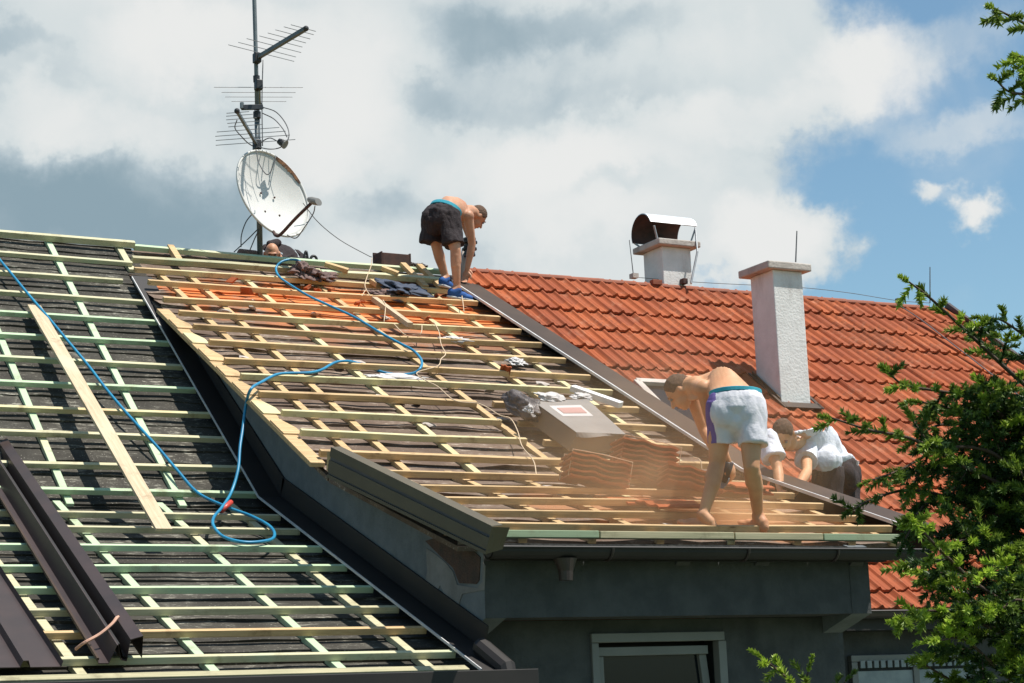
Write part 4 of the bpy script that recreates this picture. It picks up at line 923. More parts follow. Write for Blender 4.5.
def bsgn(J, bk): return 1 if bk.dot(J['back']) > 0 else -1
def person(label, loc, J, skin, sp):
    """J: joints in world space. returns the root (body mesh)"""
    lat = (J['hR']-J['hL']).normalized(); pc = (J['hR']+J['hL'])/2; shc = (J['sL']+J['sR'])/2; slat = (J['sR']-J['sL']).normalized()
    sd = (shc-pc).normalized(); bk = lat.cross(sd).normalized(); sbk = slat.cross(sd).normalized(); mid_ = pc.lerp(shc, .5)+J.get('hunch', V(0, 0, 0))
    psd = J.get('psd', sd).normalized(); psd = (psd-lat*psd.dot(lat)).normalized(); pbk = lat.cross(psd).normalized()
    hw = sp.get('hw', .165); sw = (J['sR']-J['sL']).length/2
    P_ = [('l', [(pc-psd*.10, lat*hw*.72, pbk*.08), (pc-psd*.03, lat*hw, pbk*.105), (pc+psd*.06, lat*hw*.97, pbk*.105), (pc.lerp(mid_, .55), lat*hw*.86, bk*.105), (mid_, lat.lerp(slat, .5)*hw*.93, bk*.108),
                 (mid_.lerp(shc, .5), slat*(sw*.92), sbk*.122), (shc-sd*.03, slat*(sw*.90), sbk*.112), (shc+sd*.035, slat*sw*.55, sbk*.075)])]
    J['bsign'] = bsgn(J, pbk)
    P_ += [('s', J['hL'], .098), ('s', J['hR'], .098), ('e', pc-psd*.05+pbk*.045*J['bsign']+lat*.075, lat*.078, psd*.09, pbk*.065), ('e', pc-psd*.05+pbk*.045*J['bsign']-lat*.075, lat*.078, psd*.09, pbk*.065)]
    P_ += [('c', shc, .075, J['neck'], .062), ('c', shc+slat*.04, .06, J['sR'], .058), ('c', shc-slat*.04, .06, J['sL'], .058), ('c', J['neck'], .062, J['head'].lerp(J['neck'], .35), .060)]
    for sd_ in 'LR':
        h, k, a = J['h'+sd_], J['k'+sd_], J['a'+sd_]
        P_ += [('c', h, .088, h.lerp(k, .55), .075), ('c', h.lerp(k, .55), .075, k, .054), ('c', k, .054, k.lerp(a, .3), .056)]
        cb_ = J.get('calf', V(0, 0, 0)); P_ += [('c', k.lerp(a, .15)+cb_*.012, .050, k.lerp(a, .42)+cb_*.016, .050), ('c', k.lerp(a, .42)+cb_*.01, .050, a, .034)]
        fp, *_ = foot(a, J['f'+sd_], J['gn']); P_ += fp
        s_, e, w = J['s'+sd_], J['e'+sd_], J['w'+sd_]
        P_ += [('s', s_, .062), ('c', s_, .056, s_.lerp(e, .5), .048), ('c', s_.lerp(e, .5), .048, e, .039), ('c', e, .040, e.lerp(w, .3), .041), ('c', e.lerp(w, .3), .041, w, .026)]
        P_ += hand(w, J.get('hd'+sd_, w-e), J.get('pn', V(1, 0, 0)), 1, .6)
    hp, f, u, s = head_prims(J['head'], J['hf'], J['hu']); P_ += hp
    me = prims_mesh(P_, .0085, 3); root = link('person', me, skin, None, loc, True); tag(root, label, 'person')
    eyes(J['head'], f, u, s, root)
    return root, dict(psd=psd, pbk=pbk, lat=lat, pc=pc, sd=sd, bk=bk, shc=shc, slat=slat, f=f, u=u, s=s, mid=mid_, sbk=sbk)
def shorts(J, G, root, mat, hemL, hemR, hw=.185, wr=(.014, 14, 1), wd=.135, top=.085, name='shorts', flare=.105):
    lat, pc, sd, bk = G['lat'], G['pc'], G['psd'], G['pbk']; bs = J.get('bsign', -1)
    P_ = [('l', [(pc-sd*.12, lat*hw*.8, bk*.10), (pc-sd*.04, lat*hw, bk*wd), (pc+sd*.03, lat*hw, bk*wd*.97), (pc+sd*top, lat*hw*.92, bk*wd*.88)]),
          ('e', pc-sd*.05+bk*.050*bs+lat*.075, lat*.100, sd*.13, bk*.090), ('e', pc-sd*.05+bk*.050*bs-lat*.075, lat*.100, sd*.13, bk*.090), ('e', pc-sd*.10, lat*.12, sd*.12, bk*.12)]
    for h, hem in ((J['hL'], hemL), (J['hR'], hemR)):
        hem = Vector(hem); d = (hem-h).normalized(); a = (lat-d*lat.dot(d)).normalized(); b = d.cross(a)
        P_.append(('l', [(h-d*.03, a*.102, b*.12), (h+d*.05, a*.106, b*.13), (h.lerp(hem, .55), a*.100, b*.120), (hem, a*flare, b*(flare+.012))]))
    me = prims_mesh(P_, .0075, 3, wr); return link(name, me, mat, root, None, True)
def band_ring(c, a, b, n_, h, mat, parent, name):
    return MB().loft([(c-n_*h/2, a*.99, b*.99), (c+n_*h/2, a, b)], 40).build(name, mat, parent, smooth=False, bevel=.004)

gm = frame('m')[2]
# --- A: shirtless man in dark shorts bending at the ridge
ZA = 16.35
J = dict(hL=onY(433, 216, 16.42), hR=onY(449, 217, 16.24), kL=onY(437, 248, 16.44), kR=onY(455.5, 250, 16.16), aL=onY(445.5, 277, 16.52), aR=onY(457, 288, 16.22),
         sL=onY(460, 208, 16.86), sR=onY(468, 216, 16.52), neck=onY(471, 211, 16.80), head=onY(477.5, 216.5, 16.86),
         eL=onY(471, 240, 16.92), wL=onY(467.5, 268, 16.93), eR=onY(472, 244, 16.60), wR=onY(467, 270, 16.66),
         hf=rt*.62+V(0, .45, -.62), hu=rt*.75+V(0, .3, .55), fL=V(.75, .55, 0), fR=V(.95, .15, -.05), gn=V(0, -.25, 1), pn=V(-.5, -.5, 0), hunch=V(-.05, 0, .07), calf=V(-.6, -.5, 0), back=V(-.5, -.8, .5), psd=V(.30, .30, .62))
rA, G = person('shirtless man in dark shorts and blue shoes bending over at the ridge', onY(452, 292, 16.3), J, M['skin'], dict(hw=.16))
shorts(J, G, rA, M['cloth_black'], onY(431.5, 243, 16.44), onY(453.5, 245, 16.20), hw=.205, wr=(.022, 12, 2), wd=.15, top=.075, flare=.115)
wc = G['pc']+G['psd']*.090; band_ring(wc, G['lat']*.186, G['pbk']*.132, G['psd'], .04, M['cyan'], rA, 'waistband')
hair_cap(J['head'], G['f'], G['u'], G['s'], .098, M['hair'], rA)
def shoe(ank, td, un, root):
    _, h, d, u, s = foot(ank, td, un)
    P_ = [('e', h-u*.0, d*.058, s*.044, u*.052), ('c', h-u*.005, .043, h+d*.13-u*.010, .041), ('e', h+d*.165-u*.016, d*.072, s*.052, u*.034), ('c', Vector(ank)-u*.02, .048, h+u*.01, .045)]
    o = link('shoe', prims_mesh(P_, .007, 2), M['shoe'], root, None, True)
    P_ = [('l', [(h-u*.052, d*.0+d*.06, s*.044), (h-u*.030, d*.062, s*.046)]), ('l', [(h+d*.16-u*.052, d*.085, s*.055), (h+d*.16-u*.030, d*.087, s*.056)]), ('l', [(h+d*.07-u*.052, d*.09, s*.043), (h+d*.07-u*.030, d*.09, s*.044)])]
    link('sole', prims_mesh(P_, .006, 1), M['sole'], o, None, True)
shoe(J['aL'], J['fL'], J['gn'], rA); shoe(J['aR'], J['fR'], J['gn'], rA)
# pale vent tube with black collar held in front of him
e = empty('vent_pipe', onY(468, 278, 16.85), 'pale pipe with black ribbed collar held by the man at the ridge', 'pipe')
MB().tube([onY(462.5, 282, 16.80), onY(466, 250, 16.86)], .045, 14).build('pipe_tube', M['concrete'], e, smooth=True)
mb = MB()
for y, r_ in ((240, .065), (243.5, .08), (247, .06), (250, .075), (253.5, .055), (256, .06)): q = onY(469.5, y, 16.72); mb.loft([(q, V(r_, 0, 0), V(0, r_, 0)), (q+V(0, 0, .018), V(r_, 0, 0), V(0, r_, 0))], 18)
q = onY(469.5, 256, 16.72); mb.loft([(q, V(.045, 0, 0), V(0, .045, 0)), (q+V(0, 0, .17), V(.045, 0, 0), V(0, .045, 0))], 14)
mb.build('pipe_collar', M['black'], e)

# --- B: shirtless man in white shorts on the eave battens
gk = frame('k')[2]
J = dict(hL=onY(722, 407, 10.22), hR=onY(750, 406, 10.12), kL=onY(717, 464, 10.26), kR=onY(751.5, 467, 10.06), aL=onY(703, 515, 10.24), aR=onY(758, 516, 10.22),
         sL=onY(688, 384, 10.80), sR=onY(704, 389, 10.46), neck=onY(689, 386, 10.70), head=onY(679.5, 391, 10.76),
         eL=onY(704, 430, 10.80), wL=onY(722, 462, 10.62), eR=onY(713, 428, 10.50), wR=onY(728, 462, 10.52),
         hf=rt*(-.52)+V(0, .25, -.75), hu=rt*(-.75)+V(0, .2, .55), fL=V(-.25, -.8, -.2), fR=V(.15, -.85, -.25), gn=V(0, -.15, 1), pn=V(-.3, .8, 0), hunch=V(.08, .02, .11), calf=V(.3, -.8, 0), back=V(.4, -.8, .5), psd=V(-.30, .30, .62))
J['aL'] = J['aL']; J['fL'] = V(-.62, .45, .0); J['fR'] = V(-.45, .75, .1); J['fL'] = V(-.6, .75, .25); J['fR'] = V(-.15, .95, .3)
rB, G = person('shirtless man in white and purple shorts stooping in orange dust at the eave', onY(733, 520, 10.2), J, M['skin_dusty'], dict(hw=.165))
so_ = shorts(J, G, rB, M['cloth_white'], onY(722.5, 444, 10.25), onY(753, 446, 10.08), hw=.19, wr=(.012, 11, 5), wd=.15, top=.075, flare=.098)
# purple side panel: outer left faces of the same cloth
me = so_.data; me.materials.append(M['purple'])
Lw = WL[so_.name]; hl = J['hL']
cen = (J['hL']+J['hR'])/2
side = (-rt*.93-fw*.1).normalized()
dv = (onY(722.5, 444, 10.25)-J['hL']).normalized(); lat2 = G['lat']; fr2 = lat2.cross(dv).normalized()
for p in me.polygons:
    q = Vector(p.center)+Lw; w_ = q-J['hL']; t = w_.dot(dv); r_ = w_-dv*t
    if r_.dot(-lat2) > .040 and abs(r_.dot(fr2)) < .10 and t > -.10: p.material_index = 1
wc = G['pc']+G['psd']*.088; band_ring(wc, G['lat']*.172, G['pbk']*.132, G['psd'], .028, M['cyan'], rB, 'waistband')
hair_cap(J['head'], G['f'], G['u'], G['s'], .098, M['hair'], rB)
# cutting machine he holds down between his feet
gr = empty('angle_grinder', onY(727, 476, 10.55), 'dark angle grinder held low between the legs of the man in white shorts', 'grinder')
a, b = onY(729, 462, 10.50), onY(724, 482, 10.56)
MB().tube([a, b], [.034, .028], 10).build('grinder_body', M['black'], gr, smooth=True); MB().loft([(b, V(0, .05, 0), V(.02, 0, .045)), (b+V(.006, 0, 0), V(0, .05, 0), V(.02, 0, .045))], 20).build('cutting_disc', M['steel'], gr)

# --- C: man in white T-shirt reaching over the flashing from the tiled side
J = dict(hL=onY(845, 472, 12.34), hR=onY(828, 470, 12.04), kL=onY(846, 540, 12.1), kR=onY(830, 540, 11.85), aL=pt('u', 9.75, 12.45, .12), aR=pt('u', 9.45, 12.35, .12),
         sL=onY(806, 444, 12.10), sR=onY(768.5, 440, 11.72), neck=onY(786, 436, 11.86), head=onY(783, 433.5, 11.76),
         eL=onY(807, 472, 11.82), wL=onY(795, 492, 11.62), eR=onY(778, 470, 11.60), wR=onY(780, 490, 11.50),
         hf=-fw*.45+V(-.25, 0, -.9), hu=-fw*.8+V(-.25, 0, .55), fL=V(-.9, -.3, 0), fR=V(-.9, -.3, 0), gn=V(0, -.4, 1), pn=V(-.6, -.3, 0), hunch=V(.06, .03, .15), back=V(.5, .3, .8))
J['kL'] = (J['hL']+J['aL'])/2+V(-.10, -.10, 0); J['kR'] = (J['hR']+J['aR'])/2+V(-.10, -.10, 0)
rC, G = person('man in white T-shirt and dark shorts reaching down over the brown flashing', pt('u', 9.6, 12.4), J, M['skin_dusty'], dict(hw=.165))
shorts(J, G, rC, M['cloth_black'], J['kL'].lerp(J['hL'], -.05), J['kR'].lerp(J['hR'], -.05), hw=.19, wr=(.012, 12, 8), wd=.165, top=.16, flare=.11)
hair_cap(J['head'], G['f'], G['u'], G['s'], .098, M['hair'], rC)
lat, slat, sd, bk_, sbk, pc, shc, md = (G[k] for k in ('lat', 'slat', 'sd', 'bk', 'sbk', 'pc', 'shc', 'mid')); sw = (J['sR']-J['sL']).length/2
P_ = [('l', [(pc-sd*.10, lat*.215, bk_*.175), (pc+sd*.03, lat*.205, bk_*.165), (pc.lerp(md, .5), lat*.20, bk_*.158), (md, lat.lerp(slat, .5)*.20, bk_*.160), (md.lerp(shc, .5), slat*(sw*1.06), sbk*.158), (shc-sd*.01, slat*sw*1.0, sbk*.13), (shc+sd*.045, slat*sw*.6, sbk*.09)])]
P_ += [('e', pc+sd*.0, lat*.215, sd*.16, bk_*.19), ('s', J['hR']+V(-.02, -.02, .07), .125)]
for s_ in 'LR':
    a, b = J['s'+s_], J['s'+s_].lerp(J['e'+s_], .62); d = (b-a).normalized(); o1 = d.orthogonal().normalized(); o2 = d.cross(o1)
    P_ += [('s', a, .082), ('l', [(a, o1*.080, o2*.080), (a.lerp(b, .5), o1*.084, o2*.084), (b, o1*.092, o2*.092)])]
link('t_shirt', prims_mesh(P_, .0075, 3, (.020, 10, 3)), M['cloth_tee'], rC, None, True)
w_ = J['wL'].lerp(J['eL'], .2); 


# --- D: bald man behind the ridge, mostly hidden
hc = onY(272, 253.5, 17.42)
b0, b1 = onY(285, 262, 17.75), onY(300, 268, 18.0)
P_, f, u, s = head_prims(hc, V(-.25, -.75, -.45), V(-.1, -.3, .8), .088)
sh1, sh2 = onY(264, 266, 17.6), onY(290, 262, 17.75); pel = onY(318, 282, 18.0); nk = onY(276, 259, 17.58)
P_ += [('c', hc, .055, nk, .06), ('c', nk, .07, (sh1+sh2)/2, .08), ('c', sh1, .07, sh2, .07), ('l', [((sh1+sh2)/2, (sh2-sh1)*.5, V(0, .05, .10)), (pel, V(.1, .12, 0), V(0, .05, .12))]),
       ('c', sh2, .055, onY(296, 275, 17.45), .042), ('c', onY(296, 275, 17.45), .042, onY(305, 276, 17.22), .03), ('c', sh1, .055, onY(256, 280, 17.5), .04),
       ('c', onY(256, 280, 17.5), .04, onY(262, 276, 17.25), .03),
       ('c', pel+V(.0, .08, 0), .09, pel+V(.1, .45, -.42), .06), ('c', pel+V(.1, .45, -.42), .06, pel+V(.2, .6, -.85), .04), ('c', pel-V(.0, .05, 0), .09, pel+V(.2, .25, -.42), .06), ('c', pel+V(.2, .25, -.42), .06, pel+V(.3, .4, -.75), .04)]
P_ += hand(onY(305, 276, 17.22), V(.3, -.8, -.3), V(0, 0, -1)) + hand(onY(262, 276, 17.25), V(.1, -.9, -.3), V(0, 0, -1))
rD = link('person', prims_mesh(P_, .0085, 3), M['skin'], None, hc-V(0, 0, 1.1), True); tag(rD, 'bald man in a dark shirt crouching behind the ridge beside the mast', 'person'); eyes(hc, f, u, s, rD)
P_ = [('c', sh1, .085, sh2, .085), ('c', onY(271, 244.5, 17.66), .045, onY(277, 243.5, 17.70), .045), ('l', [(onY(270, 252, 17.68), V(.10, 0, .0), V(0, .06, .10)), (onY(284, 249, 17.75), V(.10, 0, .0), V(0, .1, .085)), (onY(301, 257, 17.85), V(.10, .1, 0), V(0, .05, .075)), (onY(320, 270, 18.0), V(.1, .1, 0), V(0, .05, .07))]), ('c', sh2, .075, onY(294, 270, 17.6), .06), ('c', sh1, .075, onY(259, 272, 17.58), .06)]
link('shirt', prims_mesh(P_, .009, 3, (.02, 9, 6)), M['cloth_black'], rD, None, True)

# ------------------------------------------------------------------ spruce
def leafmat(name, dark, light, sel):
    m, nt, p = newmat(name); at = nt.nodes.new('ShaderNodeAttribute'); at.attribute_name = 'fresh'
    n = noisen(nt, coord(nt, 'World'), 3.0, 3); c = mix(nt, at.outputs['Fac'], dark, light); c = mix(nt, rng_(nt, n, .35, .7, 0, .35), c, sel)
    nt.links.new(c, p.inputs['Base Color']); p.inputs['Roughness'].default_value = .5; p.inputs['Specular IOR Level'].default_value = .35
    tr = N(nt, 'ShaderNodeBsdfTranslucent'); nt.links.new(c, tr.inputs[0]); ms = N(nt, 'ShaderNodeMixShader', Fac=.28)
    nt.links.new(p.outputs[0], ms.inputs[1]); nt.links.new(tr.outputs[0], ms.inputs[2]); nt.links.new(ms.outputs[0], nt.nodes['Material Output'].inputs[0]); return m
M['needles'] = leafmat('spruce_needles', (.028, .066, .018), (.42, .56, .06), (.05, .09, .02))
class Needles:
    def __init__(s): s.P = []; s.Q = []; s.R_ = []; s.F = []
    def shoot(s, a, d, L, r, fresh, n=44, curve=None):
        a = np.array(a); d = np.array(d)/np.linalg.norm(d); o = np.cross(d, [0.31, .2, .93]); o /= np.linalg.norm(o)+1e-9; q = np.cross(d, o)
        t = rng.random(n); ph = rng.random(n)*2*np.pi; rad = np.cos(ph)[:, None]*o+np.sin(ph)[:, None]*q
        rad[:, 2] += .15; lift = .55+.35*rng.random(n)
        prof = r*(.75+.35*np.sin(np.pi*np.minimum(t*1.05, 1)))*(.85+.3*rng.random(n))
        dirn = rad*lift[:, None]+d*(1-lift*.55)[:, None]; dirn /= np.linalg.norm(dirn, axis=1)[:, None]
        base = a+d*(t*L)[:, None]; base[:, 2] -= .12*L*t*t
        tip = base+dirn*prof[:, None]; w = np.cross(dirn, rng.normal(size=(n, 3))); w /= np.linalg.norm(w, axis=1)[:, None]; w *= .0050+.0016*fresh
        s.P.append(base-w); s.Q.append(base+w); s.R_.append(tip+w*.35); s.F.append(np.full(n, fresh))
    def build(s, name, parent, origin):
        A, B, C = (np.concatenate(x) for x in (s.P, s.Q, s.R_)); n = len(A); co = np.stack([A, B, C], 1).reshape(-1, 3)
        me = bpy.data.meshes.new(name); me.vertices.add(3*n); me.vertices.foreach_set('co', co.astype('f').ravel())
        me.loops.add(3*n); me.loops.foreach_set('vertex_index', np.arange(3*n, dtype='i')); me.polygons.add(n); me.polygons.foreach_set('loop_start', np.arange(0, 3*n, 3, dtype='i'))
        me.update(calc_edges=True); at = me.attributes.new('fresh', 'FLOAT', 'FACE'); at.data.foreach_set('value', np.concatenate(s.F).astype('f'))
        return link(name, me, M['needles'], parent, origin)
def cray(x, y, d): return ray(x, y).normalized()*d
def spruce(base, top, mains, label, nside=1.0, rt_=.10):
    root = empty('spruce_tree', base, label, 'tree'); nd = Needles(); wood_ = MB(); base, top = Vector(base), Vector(top)
    tr_ = MB(); pts = [base.lerp(top, i/12) for i in range(13)]; tr_.tube(pts, [rt_*(1-i/12*.88) for i in range(13)], 10); tr_.build('trunk', M['bark'], root, smooth=True)
    rnd = random.Random(11)
    for P_, r0_, fresh_, dens, slen in mains:
        wood_ = MB()
        C = catmull(P_, 8); Ltot = sum((C[i+1]-C[i]).length for i in range(len(C)-1)); wood_.tube(C, [r0_*.62*(1-.85*i/(len(C)-1))+.002 for i in range(len(C))], 6)
        acc = 0; step = .046/dens; nextp = .02; sgn = 1
        for i in range(len(C)-1):
            seg = C[i+1]-C[i]; L_ = seg.length; d = seg.normalized()
            while nextp <= acc+L_:
                t = nextp/Ltot; p = C[i]+d*(nextp-acc); nextp += step*rnd.uniform(.7, 1.3); sgn = -sgn
                side = d.cross(V(0, 0, 1)).normalized()*sgn; ang = rnd.uniform(.6, 1.1); rem = (1-t)
                l2 = (slen*rnd.uniform(.55, 1.1))*(min(1, rem*1.6+.16)); vert = rnd.uniform(-.45, .30)
                d2 = (d*math.cos(ang)+side*math.sin(ang)+V(0, 0, vert)).normalized()
                if rnd.random() < .35: d2 = (d*.5+V(0, 0, rnd.choice((-1, .8)))*rnd.uniform(.5, 1)+side*.3).normalized()
                if l2 > .12:   # a twig carrying its own shoots
                    n2 = max(2, int(l2/.045)); q = p.copy(); dd = d2.copy(); tw = [q.copy()]
                    for j in range(n2):
                        dd = (dd+V(0, 0, -.06)+V(rnd.uniform(-.06, .06), rnd.uniform(-.06, .06), rnd.uniform(-.04, .05))).normalized(); q = q+dd*(l2/n2); tw.append(q.copy())
                        u_ = j/n2
                        for sg in ((1, -1) if rnd.random() < .8 else (1,)):
                            s2 = dd.cross(V(rnd.uniform(-.4, .4), rnd.uniform(-.4, .4), 1)).normalized()*sg
                            dsh = (dd*.75+s2*rnd.uniform(.55, 1)+V(0, 0, rnd.uniform(-.35, .15))); fr = fresh_*max(0, rnd.uniform(-.45, 1.15))*(1 if u_ > .4 else .35)
                            nd.shoot(q, dsh, rnd.uniform(.06, .11), .027, min(1, max(0, fr)), 46)
                    nd.shoot(q, dd, rnd.uniform(.07, .11), .029, min(1, fresh_*rnd.uniform(.5, 1.3)), 62); wood_.tube(tw, .003, 4)
                    for j in range(len(tw)-1): nd.shoot(tw[j], tw[j+1]-tw[j], (tw[j+1]-tw[j]).length, .017, 0, 30)
                else: nd.shoot(p, d2, rnd.uniform(.07, .11), .029, min(1, fresh_*rnd.uniform(.3, 1.3)), 60)
            acc += L_
        nd.shoot(C[-1], C[-1]-C[-2], .08, .02, fresh_, 60); wood_.build('branch', M['bark'], root, smooth=True)
    nd.build('crown', root, base); return root
Bm = []
def br(L, d0, d1, r=.014, fresh=.6, dens=1.0, slen=.28):
    n = len(L); Bm.append(([cray(x, y, d0+(d1-d0)*i/(n-1)) for i, (x, y) in enumerate(L)], r, fresh, dens, slen))
# branches, trunk side first
br([(1120, 470), (1060, 415), (1010, 372), (965, 330), (930, 298), (909, 282)], 8.2, 7.6, .016, .75, .75, .17)
br([(1110, 430), (1065, 380), (1040, 350), (1005, 322), (985, 318)], 8.4, 8.1, .012, .35, .9, .16)
br([(1100, 500), (1030, 440), (980, 400), (945, 392), (905, 385), (888, 372)], 8.2, 7.6, .014, .8, .95, .22)
br([(1100, 520), (1040, 470), (985, 430), (940, 425), (915, 440)], 8.3, 7.8, .014, .35, 1.0, .25)
br([(1110, 560), (1030, 500), (970, 470), (915, 440), (870, 430), (832, 418)], 8.2, 7.3, .015, .55, .85, .16)
br([(1100, 560), (1030, 530), (970, 505), (915, 490), (875, 498), (852, 510)], 8.3, 7.6, .014, .15, .75, .16)
br([(1110, 590), (1050, 560), (1000, 530), (955, 500), (925, 505), (905, 540)], 8.4, 7.7, .014, .1, .9, .22)
br([(1110, 640), (1040, 620), (985, 590), (945, 555), (920, 528), (912, 518)], 7.8, 7.0, .013, 1.0, 1.05, .20)
br([(1110, 680), (1040, 650), (985, 625), (945, 612), (915, 612), (900, 618)], 7.8, 7.1, .013, .85, 1.05, .22)
br([(1110, 720), (1040, 700), (1000, 670), (965, 640), (940, 640)], 7.9, 7.2, .013, .8, 1.1, .24)
br([(1090, 760), (1020, 740), (975, 700), (950, 680), (925, 665)], 8.0, 7.5, .013, .35, 1.1, .25)
br([(1110, 610), (1060, 590), (1015, 570), (985, 580), (965, 610)], 8.5, 8.0, .014, .15, 1.0, .28)
br([(1110, 480), (1060, 450), (1020, 425), (990, 440), (970, 470)], 8.5, 8.1, .014, .3, 1.0, .28)
br([(1110, 530), (1070, 500), (1040, 480), (1010, 490), (1000, 530)], 8.4, 8.1, .014, .2, 1.0, .28)
br([(1110, 450), (1060, 420), (1030, 400), (1000, 395), (975, 410)], 8.5, 8.1, .013, .45, 1.0, .25)
br([(1110, 640), (1070, 640), (1040, 650), (1010, 690)], 8.6, 8.3, .014, .4, 1.0, .28)
br([(1110, 520), (1070, 540), (1045, 520), (1020, 470)], 8.0, 7.7, .012, .6, 1.0, .22)
br([(1110, 660), (1060, 620), (1020, 600), (1000, 610)], 7.6, 7.3, .012, .7, 1.0, .24)
# high branch tips entering at the top right
br([(1110, 420), (1070, 440), (1030, 470), (1000, 480), (960, 460)], 8.6, 8.2, .012, .2, 1.0, .30)
br([(1110, 700), (1060, 690), (1020, 720), (980, 730)], 8.3, 8.0, .012, .3, 1.1, .30)
br([(1120, 400), (1070, 400), (1030, 420), (990, 460), (940, 470), (900, 470)], 8.6, 8.1, .012, .3, .9, .24)
br([(1110, 590), (1050, 560), (1010, 540), (975, 530), (945, 560), (930, 600)], 8.3, 7.9, .012, .2, 1.0, .26)
br([(1100, 530), (1030, 480), (985, 450), (940, 450), (900, 470), (872, 480)], 8.1, 7.5, .014, .5, .9, .20)
br([(1100, 470), (1030, 430), (990, 420), (950, 408), (922, 402)], 8.3, 7.9, .012, .5, 1.0, .22)
br([(1110, 640), (1040, 600), (990, 560), (965, 540), (935, 560)], 8.0, 7.5, .013, .8, 1.0, .24)
br([(1120, 50), (1060, 40), (1030, 26), (1010, 16), (994, 8)], 7.6, 7.0, .011, .65, .8, .10)
br([(1120, 110), (1060, 100), (1035, 95), (1010, 92), (996, 80)], 7.6, 7.0, .011, .5, .8, .10)
br([(1120, 80), (1060, 72), (1035, 60), (1018, 56)], 7.6, 7.1, .010, .7, 1.0, .12)
tb_ = cray(1135, 600, 8.6); tree_base = V(tb_.x, tb_.y, GZ); tp_ = V(tb_.x, tb_.y, 5.6)
rb = random.Random(5)
for i in range(34):   # the rest of the crown, on the sides turned away from the house
    z = -3.2+8.4*i/34; L_ = max(.35, 1.5*(1-(z+3.2)/9.4)); a = R(rb.uniform(-75, 100)); dv = (rt*math.cos(a)+V(fw.x, fw.y, 0).normalized()*math.sin(a)); dv.z = 0; dv.normalize()
    b0 = V(tb_.x, tb_.y, z); Bm.append(([b0, b0+dv*L_*.5+V(0, 0, .04), b0+dv*L_+V(0, 0, -.10)], .014, rb.uniform(.2, .8), .62, .30))
spruce(tree_base, tp_, Bm, 'tall spruce with dark needles and lime green tips right of the house', 1, .11)
Bm = []
br([(800, 720), (795, 700), (788, 680), (775, 668), (765, 660)], 8.0, 8.0, .010, .7, 1.0, .10)
br([(800, 720), (808, 700), (806, 682), (808, 672)], 8.0, 8.0, .010, .6, 1.0, .10)
br([(800, 720), (822, 705), (838, 690), (845, 682)], 8.0, 8.05, .010, .2, 1.0, .10)
br([(800, 740), (778, 715), (765, 700), (750, 695)], 8.0, 8.0, .010, .4, 1.0, .12)
b2 = cray(800, 715, 8.0); spruce(V(b2.x, b2.y, GZ), b2, Bm, 'small spruce top peeping up below the dark front wall', 1, .05)

# ------------------------------------------------------------------ dust
def dust():
    c = onY(728, 492, 10.45); me = bpy.data.meshes.new('dust'); bm = bmesh.new(); bmesh.ops.create_icosphere(bm, subdivisions=3, radius=1)
    for v in bm.verts: v.co = V(v.co.x*2.0, v.co.y*1.0, v.co.z*1.1)
    bm.to_mesh(me); bm.free()
    m = bpy.data.materials.new('orange_dust'); m.use_nodes = True; nt = m.node_tree; nt.nodes.remove(nt.nodes['Principled BSDF'])
    pv = N(nt, 'ShaderNodeVolumePrincipled', Anisotropy=0.0); pv.inputs['Color'].default_value = (1.0, .69, .41, 1)
    v = coord(nt, 'Object'); n = noisen(nt, v, 1.9, 5, .6, .4)
    # dense plume low around the cutting point, thin veil further out
    def blob(cx, cy, cz, rx, ry, rz_, a):
        s = nt.nodes.new('ShaderNodeVectorMath'); s.operation = 'SUBTRACT'; nt.links.new(v, s.inputs[0]); s.inputs[1].default_value = (cx, cy, cz)
        q = nt.nodes.new('ShaderNodeVectorMath'); q.operation = 'DIVIDE'; nt.links.new(s.outputs[0], q.inputs[0]); q.inputs[1].default_value = (rx, ry, rz_)
        l = nt.nodes.new('ShaderNodeVectorMath'); l.operation = 'LENGTH'; nt.links.new(q.outputs[0], l.inputs[0]); return rng_(nt, l.outputs['Value'], 1.0, .1, 0, a)
    d = mth(nt, 'ADD', blob(-.02, .10, -.20, .80, .42, .20, 3.4), blob(-.25, .25, .0, .9, .5, .5, .40))
    d = mth(nt, 'ADD', d, blob(-.35, .2, .2, 1.8, .9, 1.0, .28))
    d = mth(nt, 'MULTIPLY', d, rng_(nt, n, .32, .68, .25, 1.6)); nt.links.new(d, pv.inputs['Density'])
    nt.links.new(pv.outputs[0], nt.nodes['Material Output'].inputs['Volume']); me.materials.append(m)
    o = bpy.data.objects.new('dust_cloud', me); COL.objects.link(o); o.location = c
    tag(o, 'orange cloud of cutting dust around the man in white shorts', 'dust', kind='stuff')
dust()

# ------------------------------------------------------------------ sun and sky
SD = V(.32, -.28, 1).normalized()
sun = bpy.data.lights.new('sun', 'SUN'); sun.energy = 4.8; sun.angle = R(.53); sun.color = (1, .955, .88)
so = bpy.data.objects.new('sun', sun); COL.objects.link(so); so.rotation_euler = SD.to_track_quat('Z', 'Y').to_euler(); so.location = (0, 0, 30)
wd = bpy.data.worlds.new('World'); sc.world = wd; wd.use_nodes = True; nt = wd.node_tree; bgn = nt.nodes['Background']
sky = nt.nodes.new('ShaderNodeTexSky'); sky.sky_type = 'NISHITA'; sky.sun_disc = False
sky.sun_elevation = math.asin(SD.z); sky.sun_rotation = math.atan2(SD.x, SD.y)
sky.air_density = 1.0; sky.dust_density = .6; sky.ozone_density = 1.5
STR = .10; K_EXP = 2**(-EXPO)
gen = nt.nodes.new('ShaderNodeTexCoord').outputs['Generated']
nv = nt.nodes.new('ShaderNodeVectorMath'); nv.operation = 'NORMALIZE'; nt.links.new(gen, nv.inputs[0])
